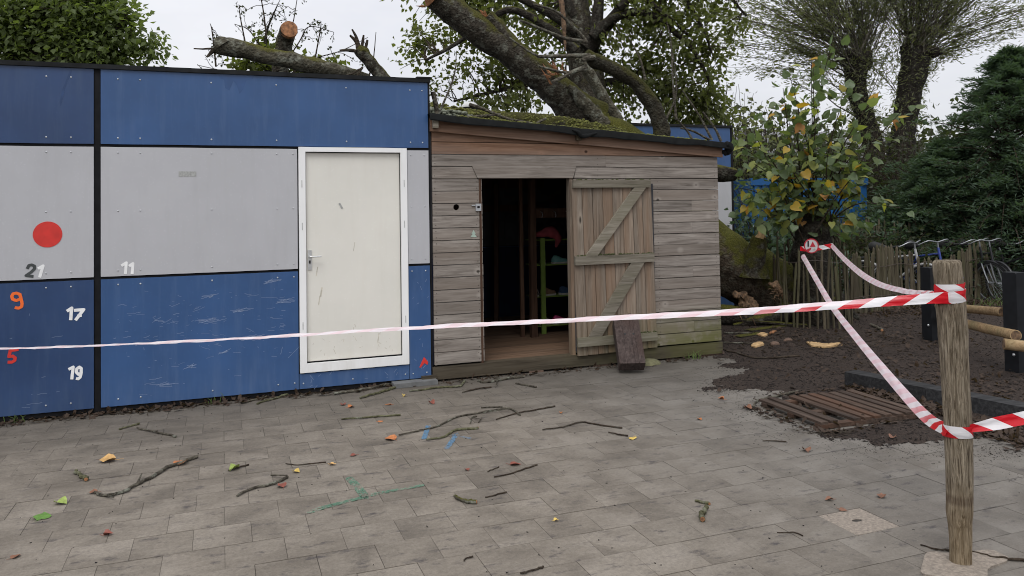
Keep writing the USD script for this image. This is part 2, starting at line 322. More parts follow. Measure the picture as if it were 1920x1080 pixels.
def concrete(name, cols, spread, dark):
    """A concrete paving tile: fine aggregate, old stains, a tone of its own."""
    g = G(); p = g.pos(); q = g.pos(spread)
    agg = g.noise(p, 95, 4, 0.8); mid = g.noise(q, 26, 6, 0.7); big = g.noise(q, 2.2, 5, 0.6, 0.4)
    c = g.ramp(big, [(0.30, cols[0]), (0.5, cols[1]), (0.72, cols[2])])
    tone = g('map_range', value=g('object_info').random, from_min=0.0, from_max=1.0, to_min=0.97, to_max=1.03, clamp=True).result
    c = g.mix(1.0, c, g('combine_color', r=tone, g=tone, b=tone).color, 'multiply')
    mt = g('map_range', value=g.noise(p, 42, 5, 0.75), from_min=0.25, from_max=0.75, to_min=0.72, to_max=1.28, clamp=True).result
    c = g.mix(1.0, c, g('combine_color', r=mt, g=mt, b=mt).color, 'multiply')
    x = g.sep(p)
    cool = g.mask(g.math('add', x.x, g.math('multiply', big, 1.2)), 0.6, 2.6)          # newer grey tiles lie at the right
    c = g.mix(g.math('multiply', cool, 0.7), c, g.ramp(big, [(0.3, tuple(v * 0.8 for v in (0.120, 0.112, 0.101))), (0.7, (0.154, 0.145, 0.131))]))
    wear = g.noise(g.map(p, (1.0, 2.6, 1.0)), 1.1, 6, 0.65)
    c = g.mix(g.math('multiply', g.mask(wear, 0.48, 0.72), 0.62), c, dark)              # trodden-in dirt in broad drifts
    st = g.noise(g.map(p, (2.0, 4.2, 1.0)), 3.1, 6, 0.72)
    c = g.mix(g.math('multiply', g.mask(st, 0.555, 0.68), 0.75), c, (0.036, 0.031, 0.036))  # leaf stains
    damp = g.math('multiply', g.mask(g.math('add', x.y, g.math('multiply', wear, 1.6)), -1.0, 0.8), 0.62)
    c = g.mix(damp, c, (0.062, 0.055, 0.046))                                                # damp, dirty strip along the walls
    c = g.mix(g.math('multiply', g.mask(agg, 0.56, 0.74), 0.45), c, (0.27, 0.255, 0.225))
    c = g.mix(g.math('multiply', g.mask(agg, 0.43, 0.28), 0.55), c, (0.026, 0.024, 0.022))
    h = g.math('add', g.math('multiply', agg, 0.35), g.math('multiply', mid, 1.0))
    return g.out(name, c, 0.8, h, 0.5, 0.004, specular_ior_level=0.3)
WARM = ((0.112, 0.096, 0.078), (0.178, 0.154, 0.125), (0.232, 0.204, 0.169))
M['tile'] = concrete('paving_tile', WARM, 17.0, (0.084, 0.070, 0.055))
M['tile_beige'] = plain('beige_concrete', (0.215, 0.182, 0.148), 0.85, 0.35, 60, 0.4)
M['joint'] = plain('joint_sand', (0.034, 0.029, 0.024), 0.95, 0.4, 60, 0.4)
def soilmat(name, a, b, c):
    g = G(); p = g.pos()
    n = g.noise(p, 55, 6, 0.75); m = g.noise(p, 1.7, 5, 0.6); k = g('voronoi_texture', vector=g.map(p, (1, 1, 0.4)), scale=70.0).distance
    col = g.ramp(n, [(0.3, a), (0.52, b), (0.74, c)])
    col = g.mix(g.math('multiply', g.mask(m, 0.45, 0.7), 0.5), col, (0.020, 0.014, 0.012))
    return g.out(name, col, 0.9, g.math('add', n, k), 0.9, 0.02, specular_ior_level=0.25)
M['soil'] = soilmat('bark_mulch_soil', (0.016, 0.011, 0.009), (0.046, 0.033, 0.026), (0.10, 0.075, 0.060))
M['earth'] = soilmat('far_earth', (0.025, 0.020, 0.014), (0.05, 0.045, 0.03), (0.08, 0.075, 0.045))
def random_leaf(name, stops, rough=0.55, trans=0.35, per='island', veins=False):
    g = G(); r = g('geometry').random_per_island if per == 'island' else g('object_info').random
    c = g.ramp(r, stops)
    if per != 'island': c = g.mix(g.math('multiply', g.noise(g.pos(3), 30, 4), 0.35), c, (0.05, 0.05, 0.012))
    p = g('principled_bsdf', base_color=c, roughness=rough, specular_ior_level=0.35).BSDF
    t = g('translucent_bsdf', color=g.mix(1.0, c, (1.5, 1.6, 0.7), 'multiply')).BSDF
    return g.fin(name, g('mix_closure', fac=trans, closure1=p, closure2=t).closure)
M['linden'] = random_leaf('linden_foliage', [(0.0, (0.10, 0.115, 0.04)), (0.5, (0.21, 0.22, 0.07)), (0.84, (0.34, 0.32, 0.10)), (0.95, (0.34, 0.26, 0.08)), (1.0, (0.38, 0.20, 0.06))], trans=0.55)
M['linden2'] = random_leaf('left_tree_foliage', [(0.0, (0.12, 0.155, 0.055)), (0.45, (0.26, 0.29, 0.09)), (0.78, (0.40, 0.40, 0.12)), (0.94, (0.50, 0.40, 0.12)), (1.0, (0.50, 0.31, 0.08))], trans=0.55)
M['autumn'] = random_leaf('yellowing_foliage', [(0.0, (0.10, 0.12, 0.035)), (0.5, (0.20, 0.19, 0.05)), (1.0, (0.42, 0.25, 0.08))], trans=0.5)
M['willow'] = random_leaf('willow_foliage', [(0.0, (0.14, 0.15, 0.085)), (0.6, (0.25, 0.26, 0.15)), (1.0, (0.36, 0.35, 0.20))], trans=0.5)
M['yew'] = random_leaf('yew_foliage', [(0.0, (0.055, 0.088, 0.054)), (0.6, (0.125, 0.185, 0.105)), (1.0, (0.25, 0.32, 0.18))], 0.6, 0.3)
M['hedge'] = random_leaf('hedge_foliage', [(0.0, (0.035, 0.042, 0.020)), (0.6, (0.075, 0.085, 0.038)), (1.0, (0.14, 0.14, 0.06))])
M['lime'] = random_leaf('lime_leaf_green', [(0.0, (0.11, 0.15, 0.068)), (0.5, (0.20, 0.245, 0.09)), (1.0, (0.37, 0.38, 0.09))], 0.45, 0.42, 'object')
M['lime_mix'] = random_leaf('lime_leaf_small', [(0.0, (0.09, 0.125, 0.06)), (0.6, (0.16, 0.20, 0.08)), (0.82, (0.30, 0.31, 0.08)), (1.0, (0.36, 0.25, 0.04))], 0.42, 0.3)
M['lime_yellow'] = random_leaf('lime_leaf_yellow', [(0.0, (0.20, 0.20, 0.03)), (0.5, (0.42, 0.29, 0.035)), (1.0, (0.46, 0.24, 0.04))], 0.5, 0.4, 'object')
M['lime_brown'] = random_leaf('lime_leaf_brown', [(0.0, (0.32, 0.14, 0.035)), (1.0, (0.36, 0.20, 0.08))], 0.6, 0.3, 'object')
M['litter'] = random_leaf('leaf_litter', [(0.0, (0.045, 0.028, 0.018)), (0.5, (0.13, 0.07, 0.036)), (0.85, (0.22, 0.115, 0.055)), (1.0, (0.32, 0.2, 0.10))], 0.7, 0.15)
M['crumb'] = random_leaf('dark_crumbs', [(0.0, (0.012, 0.010, 0.009)), (0.7, (0.05, 0.036, 0.026)), (1.0, (0.14, 0.09, 0.055))], 0.8, 0.0)
M['chip'] = random_leaf('bark_chips', [(0.0, (0.014, 0.010, 0.008)), (0.6, (0.052, 0.036, 0.027)), (0.90, (0.11, 0.082, 0.060)), (0.95, (0.20, 0.15, 0.11)), (1.0, (0.34, 0.25, 0.17))], 0.85, 0.0)
for k, c in dict(leaf_green=(0.10, 0.21, 0.035), leaf_lime=(0.24, 0.31, 0.07), leaf_yellow=(0.52, 0.37, 0.09), leaf_gold=(0.50, 0.30, 0.11), leaf_orange=(0.40, 0.14, 0.045), leaf_red=(0.20, 0.055, 0.035), leaf_brown=(0.17, 0.075, 0.04)).items():
    M[k] = plain(k, c, 0.55, 0.3, 45, 0.3)
def bark(name, a, b, c, moss=0.0, lichen=0.0, mossc=((0.050, 0.052, 0.010), (0.13, 0.12, 0.022)), along='z', spec=0.2):
    """Fissured bark; moss grows where the surface looks up, lichen in patches."""
    g = G(); p = g.pos()
    n = g.noise(g.map(p, (1, 1, 1)), 14, 7, 0.72, 0.6); v = g('voronoi_texture', vector=p, scale=34.0, randomness=1.0).distance
    col = g.ramp(n, [(0.3, a), (0.52, b), (0.75, c)])
    h = g.math('add', n, g.math('multiply', v, 0.7))
    if lichen:
        l = g.noise(p, 9, 5, 0.7); col = g.mix(g.math('multiply', g.mask(l, 0.52, 0.62), lichen), col, (0.20, 0.205, 0.165))
    if moss:
        nz = g.sep(g('geometry').normal).z; m = g.noise(p, 3.0, 5, 0.65); f = g.noise(p, 70, 3, 0.7)
        k = g.mask(g.math('add', g.math('multiply', nz, 0.55), g.math('multiply', m, 1.2)), 1.12 - moss, 1.32 - moss)
        col = g.mix(k, col, g.ramp(f, [(0.3, mossc[0]), (0.7, mossc[1])])); h = g.math('add', h, g.math('multiply', g.math('multiply', k, f), 1.2))
    return g.out(name, col, 0.9, h, 0.8, 0.03, specular_ior_level=spec)
M['bark'] = bark('mossy_grey_bark', (0.012, 0.010, 0.007), (0.044, 0.037, 0.027), (0.098, 0.088, 0.068), 0.47, 0.5, ((0.032, 0.034, 0.006), (0.105, 0.098, 0.020)))
M['bark_moss'] = bark('thick_moss_bark', (0.010, 0.009, 0.006), (0.030, 0.026, 0.017), (0.062, 0.056, 0.038), 0.50, 0.15, ((0.022, 0.023, 0.005), (0.070, 0.066, 0.014)))
M['bark_lichen'] = bark('lichen_bark', (0.026, 0.022, 0.015), (0.075, 0.068, 0.047), (0.16, 0.15, 0.115), 0.22, 0.75)
M['bark_dark'] = bark('dark_bark', (0.008, 0.0065, 0.005), (0.024, 0.020, 0.015), (0.056, 0.048, 0.036), 0.2, 0.2)
M['bark_trunk'] = bark('fallen_trunk_bark', (0.014, 0.010, 0.007), (0.066, 0.050, 0.035), (0.15, 0.122, 0.088), 0.58, 0.25, ((0.045, 0.048, 0.009), (0.15, 0.145, 0.028)))
M['tornwood'] = plain('torn_weathered_wood', (0.125, 0.075, 0.041), 0.85, 0.8, 26, 1.0)
M['twigbark'] = bark('twig_bark', (0.022, 0.018, 0.014), (0.08, 0.07, 0.053), (0.19, 0.175, 0.135), 0.0, 0.8)
M['twigdark'] = bark('dark_twig', (0.016, 0.011, 0.008), (0.045, 0.033, 0.023), (0.085, 0.066, 0.047), 0.0, 0.15)
M['twiggreen'] = bark('mossy_twig', (0.035, 0.032, 0.018), (0.105, 0.102, 0.055), (0.20, 0.20, 0.125), 0.0, 0.6)
M['dark_moss'] = plain('dark_ledge_moss', (0.042, 0.046, 0.014), 0.95, 0.5, 60, 0.8)
M['moss'] = plain('cushion_moss', (0.095, 0.098, 0.018), 0.95, 0.55, 40, 0.8)
M['graymoss'] = plain('grey_lichen', (0.15, 0.16, 0.12), 0.95, 0.5, 40, 0.8)
# weathered post: vertical checks and pale fibres
g = G(); p = g.pos()
n = g.noise(g.map(p, (105, 105, 7.0)), 1.0, 8, 0.74, 1.0); b = g.noise(p, 3.5, 4); z = g.sep(p).z
c = g.ramp(n, [(0.34, (0.022, 0.016, 0.010)), (0.44, (0.14, 0.108, 0.072)), (0.56, (0.35, 0.29, 0.21)), (0.74, (0.52, 0.46, 0.36))])
c = g.mix(g.math('multiply', g.mask(b, 0.5, 0.75), 0.5), c, (0.075, 0.058, 0.032))
c = g.mix(g.math('multiply', g.mask(z, 0.42, 0.2), 0.55), c, g.ramp(n, [(0.3, (0.14, 0.09, 0.045)), (0.7, (0.36, 0.27, 0.155))]))
c = g.mix(g.math('multiply', g.mask(g.math('absolute', g.math('subtract', z, 0.31)), 0.03, 0.012), 0.45), c, (0.06, 0.03, 0.018))
M['post'] = g.out('weathered_post', c, 0.85, n, 1.0, 0.02, specular_ior_level=0.2)
# barrier tape: uv.x in metres along, uv.y 0..1 across
def tapemat(name, lo, hi, split=0, pale=(0.84, 0.74, 0.77)):
    g = G(); uv = g.sep(g('attribute', attribute='st').vector)
    s = g.math('fraction', g.math('add', g.math('divide', uv.x, 0.20), g.math('multiply', uv.y, 0.42)))
    red = g.math('less_than', s, 0.5)
    fade = g('map_range', value=uv.x, from_min=lo, from_max=hi, to_min=0.0, to_max=1.0, clamp=True).result
    if split: fade = g.math('maximum', fade, g.math('multiply', g.mask(uv.y, .42, .5), g.mask(uv.x, split, split + .35)))
    n = g.noise(g.pos(), 8, 4)
    col = g.mix(red, (0.82, 0.80, 0.81), (0.62, 0.012, 0.022))
    col = g.mix(g.math('multiply', fade, 0.86), col, g.ramp(n, [(0.35, tuple(x * 1.02 for x in pale)), (0.65, (0.82, 0.75, 0.77))]))
    wr = g.noise(g.map(g.pos(), (6, 6, 40)), 1.5, 4)
    nb = g('bump', height=wr, strength=0.35, distance=0.01).normal
    p = g('principled_bsdf', base_color=col, roughness=0.28, normal=nb).BSDF
    t = g('translucent_bsdf', color=col).BSDF
    return g.fin(name, g('mix_closure', fac=0.3, closure1=p, closure2=t).closure)
M['tape'] = tapemat('striped_tape', 900, 901)
M['tape_long'] = tapemat('striped_tape_fading', 0.55, 1.3, 0.2)
M['tape_pale'] = tapemat('striped_tape_pale', 0.25, 0.9, 0, (0.80, 0.62, 0.68))
def chalk(name, col):
    g = G(); n = g.noise(g.pos(), 55, 5, 0.75); m = g.noise(g.pos(), 9, 3)
    p = g('principled_bsdf', base_color=col, roughness=0.9, specular_ior_level=0.2).BSDF
    k = g.mask(g.math('add', g.math('multiply', n, 0.7), g.math('multiply', m, 0.5)), 0.50, 0.64)
    return g.fin(name, g('mix_closure', fac=k, closure1=p, closure2=g('transparent_bsdf').BSDF).closure)
M['chalk_green'] = chalk('worn_green_paint', (0.085, 0.155, 0.108)); M['chalk_blue'] = chalk('worn_blue_paint', (0.10, 0.19, 0.285))

# ------------------------------------------------------------------ ground
rng = np.random.default_rng(7)
gm_ = trimesh.creation.box([600, 600, 0.02]); gm_.apply_translation((0, 60, -0.11))
solo('ground', gm_, M['earth'], kind='structure', label='dark far ground under everything')
EDGE = [(3.152,-0.439,0),(3.021,-0.928,-0),(2.588,-1.321,0),(2.607,-1.801,0),(2.343,-2.104,0),(2.3,-2.687,0),(2.35,-2.981,0),(2.577,-3.17,0),(2.914,-3.433,0),(3.147,-3.673,-0),(3.252,-3.852,0),(3.319,-4.081,0)]
EDGEP = Polygon([(q[0], q[1]) for q in EDGE] + [(6, -5.5), (60, -5.5), (60, 40), (-3, 40), (-3, 4.0), (3.3, 4.0), (3.3, 0.1)])
xs = np.r_[np.arange(2.1, 7.5, 0.045), np.arange(7.5, 16, 0.16), np.arange(16, 40, 1.2)]
ys = np.r_[np.arange(-5.4, 3.2, 0.045), np.arange(3.2, 9, 0.2), np.arange(9, 36, 1.2)]
X, Y = np.meshgrid(xs, ys, indexing='ij')
from shapely import distance, points, contains
pp = points(X, Y)
dist = np.where(contains(EDGEP, pp), 1, -1) * distance(EDGEP.exterior, pp)
q3 = np.stack([X, Y, 0 * X], -1)
wob = (fbm(q3 * (1.5, 3.6, 1), 4, 3) - 0.5) * 0.95 + (fbm(q3 * 11, 3, 9) - 0.5) * 0.2
Zs = np.clip((dist + wob) * 0.032, -0.05, 0.012) + np.clip(dist - 0.35, 0, 1) * 0.02 + (fbm(q3 * 26, 3, 5) - 0.5) * 0.014 * (dist > -0.2) + (fbm(q3 * 1.2, 3, 15) - 0.5) * 0.06 * np.clip(dist - 0.5, 0, 1)
GRID = Polygon([(q[0], q[1]) for q in [(2.371,-2.076,0),(2.33,-2.878,0),(3.316,-2.892,0),(3.393,-2.132,0)]])
Zs = np.where(contains(GRID.buffer(0.08), pp), np.minimum(Zs, -0.001), Zs)
def soil_z(x, y):
    i = np.clip(np.searchsorted(xs, x), 0, len(xs) - 1); j = np.clip(np.searchsorted(ys, y), 0, len(ys) - 1); return Zs[i, j]
i, j = np.meshgrid(np.arange(len(xs) - 1), np.arange(len(ys) - 1), indexing='ij'); k = len(ys)
qd = np.stack([i * k + j, (i + 1) * k + j, (i + 1) * k + j + 1, i * k + j + 1], -1).reshape(-1, 4)
solo('soil', (np.stack([X, Y, Zs], -1).reshape(-1, 3), qd), M['soil'], kind='structure', label='dark trodden bark mulch and soil', smooth=True)
# paving: 0.30 m tiles in running bond, each a piece of its own
pav = thing('pavement', kind='structure', label='old grey concrete paving tiles in running bond')
part(pav, 'joint_sand', cbox(-12, 3.9, -9, 0.6, -0.09, -0.0042, 0.001), M['joint'])
PX_, PY_ = 0.2975, 0.2875
cells = []
for r in range(-4, 15):
    y = -4.2 + PY_ * r
    off = -0.2 if r % 2 == 0 else -0.062
    for c in range(-40, 16):
        x = off + PX_ * c; cx, cy = x + PX_ / 2, y + PY_ / 2
        if cy > 0.2: continue
        v = arr(cx, cy, 0) - CAM; z = v @ fw; sx_, sy_ = 960 + FPX * (v @ rt) / z, PPY - FPX * (v @ up) / z
        if z < 0.3 or not (-160 < sx_ < 2080 and 500 < sy_ < 1230): continue
        if EDGEP.contains(Point(cx, cy)) and EDGEP.exterior.distance(Point(cx, cy)) > 0.55: continue
        cells.append((np.hypot(*v[:2]), x, y, sx_, sy_))
cells.sort()
def tile_mesh(x, y, rr):
    a = 0.0007 + rr.uniform(0, 0.0009); b_ = 0.0012 + rr.uniform(0, 0.0016); m = cbox(x + a, x + PX_ - a, y + b_, y + PY_ - b_, -0.05, 0, 0.0026)
    v = np.asarray(m.vertices); cx, cy = x + PX_ / 2, y + PY_ / 2
    tilt = rr.normal(0, 0.003, 2).clip(-.006, .006); dz = rr.uniform(-0.0014, 0.0012)
    v[:, 2] += (v[:, 0] - cx) * tilt[0] + (v[:, 1] - cy) * tilt[1] + dz; m.vertices = v; return m
rest, n_t = [], 0
for d, x, y, sx_, sy_ in cells:
    inframe = -40 < sx_ < 1960 and sy_ < 1120
    beige = abs(x - 1.127) < 0.1 and abs(y + 4.4875) < 0.1
    if inframe and n_t < 299:
        m = tile_mesh(x, y, rng); n_t += 1
        if beige:
            cyl = trimesh.creation.cylinder(0.022, 0.2, sections=14); cyl.apply_transform(np.diag([1.5, 0.8, 1, 1])); cyl.apply_translation((x + 0.15, y + 0.155, 0))
            m = trimesh.boolean.difference([m, cyl], engine='manifold')
        part(pav, 'paving_tile', m, M['tile_beige' if beige else 'tile'], label='beige tile with a dark oval hole' if beige else None)
    else: rest.append(tile_mesh(x, y, rng))
part(pav, 'outer_tiles', join(rest), M['tile'], kind='stuff')
GT = [(-1.518,-3.044,0),(-1.434,-3,0),(-1.176,-2.924,0)]
for pl, w, mt, lb in ((GT, 0.042, 'chalk_green', 'worn green line'), ([(-0.816,-2.868,0),(-1.1,-2.899,0),(-1.176,-2.924,0)], 0.04, 'chalk_green', 'worn green line'), ([(-1.218,-2.56,0),(-1.195,-2.759,0),(-1.179,-2.942,0)], 0.055, 'chalk_green', 'worn green line'),
                      ([(-0.438,-1.554,-0),(-0.502,-1.739,0),(-0.556,-1.885,0)], 0.04, 'chalk_blue', 'faded blue dash'), ([(-0.287,-1.864,0),(-0.458,-2.186,-0)], 0.04, 'chalk_blue', 'faded blue dash'), ([(-0.326,-1.893,0),(-0.233,-2.01,0)], 0.03, 'chalk_blue', 'faded blue dash')):
    m = trimesh.creation.extrude_polygon(gstroke(pl, w), 0.001, engine='earcut'); m.apply_translation((0, 0, 0.0035)); part(pav, 'painted_line', m, M[mt], label=lb)

# ------------------------------------------------------------------ the blue and grey container classroom
H = 3.05; S = -3.025                     # height, seam between its two modules
con = thing('container_classroom', 'large blue and grey panelled container classroom with a white door and painted numbers', 'container', (-3, 0, 0))
part(con, 'wall_core', cbox(-9.2, -0.012, 0.045, 3.15, 0.02, 3.0, 0.01), M['body'])
part(con, 'base_rail', cbox(-9.2, -0.004, 0.002, 0.045, 0.01, 0.075, 0.004), M['black'])
part(con, 'roof_edge', cbox(-9.2, 0.012, -0.03, 3.18, 3.045, 3.085, 0.006), M['flash'])
part(con, 'roof_edge', cbox(-0.13, 0.018, -0.034, 0.06, 3.085, 3.10, 0.004), M['flash'])
part(con, 'roof', cbox(-9.15, -0.02, 0.0, 3.1, 3.0, 3.043, 0.004), M['flash'])
part(con, 'corner_post', cbox(-0.012, 0.008, -0.004, 0.06, 0.03, 3.045, 0.003), M['black'])
part(con, 'seam_post', cbox(S - 0.024, S + 0.024, -0.002, 0.04, 0.02, 3.045, 0.004), M['black'])
for a, b in ((-9.1, S - 0.024), (S + 0.024, -1.31), (-0.238, -0.014)):
    part(con, 'panel_strip', cbox(a, b, 0.0, 0.03, 1.172, 1.206, 0.003), M['black'])
for a, b in ((-9.1, S - 0.024), (S + 0.024, -0.014)):
    part(con, 'panel_strip', cbox(a, b, 0.0, 0.03, 2.345, 2.382, 0.003), M['black'])
def panel(x0, x1, z0, z1, mat, label=None):
    return part(con, 'wall_panel', cbox(x0, x1, -0.012, 0.02, z0, z1, 0.002), M[mat], label=label)
panel(-6.04, S - 0.028, 2.376, 3.042, 'blue_dark', 'dark blue top panel left of the seam')
panel(S + 0.028, -0.016, 2.376, 3.042, 'blue', 'wide blue top panel')
panel(-6.04, S - 0.028, 1.2, 2.35, 'grey', 'grey panel with a red dot')
panel(S + 0.028, -1.312, 1.2, 2.35, 'grey', 'grey panel left of the door')
panel(-0.236, -0.016, 1.204, 2.35, 'grey', 'narrow grey panel right of the door')
panel(-6.04, S - 0.028, 0.055, 1.176, 'blue_dark', 'dark blue lower panel with numbers')
panel(S + 0.028, -1.312, 0.055, 1.176, 'blue', 'scratched blue lower panel')
panel(-0.236, -0.016, 0.055, 1.18, 'blue', 'narrow blue panel right of the door')
panel(-1.306, -0.242, 0.055, 0.196, 'blue', 'blue panel under the door')
for x in (-9.1,): panel(x, -6.06, 0.055, 1.176, 'blue_dark'); panel(x, -6.06, 1.2, 2.35, 'grey'); panel(x, -6.06, 2.376, 3.042, 'blue_dark')
screws = []
def screw(x, z): 
    s = trimesh.creation.icosphere(1, 0.0075); s.vertices *= (1, 0.55, 1); screws.append(xform(s, None, (x, -0.0125, z)))
for x in (-3.42, -3.23, -3.62 + 0.01):
    for z in (2.96, 2.43, 2.30, 1.78, 1.25, 1.125, 0.115):
        if x > -3.6: screw(x, z)
for x in (-2.86, -2.68, -2.08, -1.50, -1.35):
    for z in (2.30, 1.78, 1.25, 1.125, 0.115): screw(x, z)
for x in (-2.86, -2.68, -2.08, -1.50, -0.84, -0.20, -0.075):
    for z in (2.96, 2.43): screw(x, z)
for x in (-0.20, -0.06):
    for z in (2.30, 1.78, 1.25, 1.13, 0.105): screw(x, z)
for x in (-1.27, -0.80, -0.28): screw(x, 0.105)
part(con, 'screws', join(screws), M['steel'], kind='stuff')
# door: white frame round a cream leaf, set back
fr = join([cbox(-1.30, -1.236, -0.026, 0.03, 0.206, 2.37, 0.004), cbox(-0.308, -0.242, -0.026, 0.03, 0.206, 2.37, 0.004), cbox(-1.236, -0.308, -0.0258, 0.03, 2.325, 2.37, 0.003), cbox(-1.236, -0.308, -0.0258, 0.03, 0.206, 0.292, 0.003)])
frm = part(con, 'door_frame', fr, M['white'])
part(frm, 'door_seal', join([cbox(-1.236, -1.231, 0.004, 0.03, 0.292, 2.325, 0.001), cbox(-0.313, -0.308, 0.004, 0.03, 0.292, 2.325, 0.001), cbox(-1.236, -0.308, 0.0042, 0.03, 2.318, 2.325, 0.001), cbox(-1.236, -0.308, 0.0042, 0.03, 0.292, 0.304, 0.001)]), M['black'])
for z in (1.98, 1.57, 0.62): part(frm, 'drain_slot', cbox(-1.273, -1.268, -0.0285, -0.02, z, z + 0.07, 0.001), M['tape_grey']); part(frm, 'drain_slot', cbox(-0.276, -0.271, -0.0285, -0.02, z, z + 0.07, 0.001), M['tape_grey'])
leaf = part(con, 'door', cbox(-1.230, -0.314, 0.012, 0.04, 0.306, 2.317, 0.003), M['cream'])
hp = part(leaf, 'handle_plate', cbox(-1.217, -1.181, 0.003, 0.014, 1.185, 1.375, 0.002), M['alu'])
part(leaf, 'handle', tube(catmull(arr((-1.20, 0.005, 1.312), (-1.20, -0.035, 1.312), (-1.18, -0.045, 1.312), (-1.095, -0.045, 1.314)), 4), [0.008] * 3, 8), M['alu'], 50)
part(leaf, 'lock_cylinder', cbox(-1.206, -1.192, -0.003, 0.006, 1.245, 1.275, 0.002), M['black'])
part(leaf, 'tape_remnant', xform(cbox(-0.009, 0.009, -0.0015, 0.0015, -0.03, 0.03, 0.0005), [[math.cos(.5), 0, -math.sin(.5)], [0, 1, 0], [math.sin(.5), 0, math.cos(.5)]], (-0.899,0.01,1.798)), M['tape_grey'])
dg, dsc = np.random.default_rng(9), []
for k in range(34):
    x, z = dg.uniform(-1.2, -.35), .33 + abs(dg.normal(0, .16)); dsc.append(stroke([(x, 0, z), (x + dg.normal(0, .012), 0, z + dg.normal(0, .02))], dg.uniform(.0015, .005)))
for x, z, w in ((-1.10, .92, .014), (-1.12, .84, .010), (-.78, 1.35, .006), (-.55, .44, .008), (-1.14, 1.12, .008)): dsc.append(stroke([(x, 0, z), (x + .015, 0, z + .09)], w))
part(leaf, 'scuffs', wallpoly(union_all(dsc), 0.0119, 0.0004), plain('door_scuff', (.50, .46, .38), .6, .3, 30), kind='stuff')
# painted numbers and marks
def mark(label, mat, *strokes, w=0.024): part(con, 'painted_number', wallpoly(union_all([stroke(s, w) for s in strokes]), -0.0125), M[mat], label=label)
mark('dark grey 2', 'num_grey', [(-3.561,-0.01,1.294),(-3.548,-0.01,1.323),(-3.526,-0.01,1.327),(-3.506,-0.01,1.315),(-3.506,-0.01,1.292),(-3.533,-0.01,1.263),(-3.569,-0.01,1.237),(-3.514,-0.01,1.226)])
mark('white 1 of the number 21', 'num_white', [(-3.48,-0.01,1.291),(-3.442,-0.01,1.315),(-3.468,-0.01,1.215)])
mark('orange 9', 'num_orange', [(-3.61,-0.01,1.041),(-3.64,-0.01,1.027),(-3.667,-0.01,1.04),(-3.675,-0.01,1.065),(-3.664,-0.01,1.087),(-3.64,-0.01,1.091),(-3.614,-0.01,1.078),(-3.606,-0.01,1.041),(-3.598,-0.01,1),(-3.602,-0.01,0.973),(-3.624,-0.01,0.962),(-3.652,-0.01,0.969)])
mark('white number 17', 'num_white', [(-3.261,-0.01,0.914),(-3.224,-0.01,0.939),(-3.232,-0.01,0.835)], [(-3.206,-0.01,0.917),(-3.131,-0.01,0.921),(-3.195,-0.01,0.831)], [(-3.181,-0.01,0.866),(-3.146,-0.01,0.872)], w=0.026)
mark('red 5', 'num_red', [(-3.623,-0.01,0.611),(-3.684,-0.01,0.607),(-3.694,-0.01,0.556),(-3.666,-0.01,0.558),(-3.647,-0.01,0.541),(-3.652,-0.01,0.519),(-3.674,-0.01,0.507),(-3.703,-0.01,0.51)])
mark('white number 19', 'num_white', [(-3.248,-0.01,0.41),(-3.212,-0.01,0.427),(-3.223,-0.01,0.322)], [(-3.15,-0.01,0.373),(-3.17,-0.01,0.359),(-3.187,-0.01,0.379),(-3.185,-0.01,0.409),(-3.166,-0.01,0.423),(-3.15,-0.01,0.41),(-3.15,-0.01,0.373),(-3.158,-0.01,0.335),(-3.172,-0.01,0.322),(-3.191,-0.01,0.326)], w=0.024)
mark('white number 11', 'num_white', [(-2.834,-0.01,1.29),(-2.794,-0.01,1.317),(-2.802,-0.01,1.215)], [(-2.772,-0.01,1.285),(-2.741,-0.01,1.308),(-2.747,-0.01,1.213)])
c_ = (-3.408,-0.01,1.585)
part(con, 'painted_dot', wallpoly(Point(c_[0], c_[2]).buffer(0.112, quad_segs=12), -0.0125), M['num_red'], label='round red dot')
A_ = [(-0.138,-0.01,0.161),(-0.116,-0.01,0.209),(-0.088,-0.01,0.263),(-0.046,-0.01,0.209),(-0.052,-0.01,0.18),(-0.086,-0.01,0.201),(-0.122,-0.01,0.159)]
part(con, 'painted_mark', wallpoly(Polygon([(q[0], q[2]) for q in A_]), -0.0125), M['num_red'], label='red paint smear')
B_ = [(-2.361,-0.01,2.135),(-2.212,-0.01,2.133),(-2.212,-0.01,2.086),(-2.362,-0.01,2.083)]
part(con, 'tape_patch', wallpoly(Polygon([(q[0], q[2]) for q in B_]), -0.0125, 0.001), M['tape_grey'])
C_ = [(-2.024,-0.01,3.062),(-1.693,-0.01,3.057),(-1.712,-0.01,3.011),(-1.77,-0.01,2.993),(-1.799,-0.01,2.906),(-1.832,-0.01,2.864),(-1.855,-0.01,2.944),(-1.884,-0.01,2.983),(-1.922,-0.01,2.891),(-1.959,-0.01,2.915),(-1.968,-0.01,2.99),(-2.005,-0.01,3.008)]
part(con, 'water_stain', wallpoly(Polygon([(q[0], q[2]) for q in C_]), -0.0122, 0.0006), M['stain'])
D_ = [(-3.239,-0.01,3.025),(-3.219,-0.01,3.026),(-3.276,-0.01,2.864),(-3.293,-0.01,2.769),(-3.309,-0.01,2.698),(-3.317,-0.01,2.736),(-3.301,-0.01,2.839)]
part(con, 'water_stain', wallpoly(Polygon([(q[0], q[2]) for q in D_]), -0.0122, 0.0006), plain('dark_stain', (0.016, 0.045, 0.125), 0.35))
sr = np.random.default_rng(3); sc = []
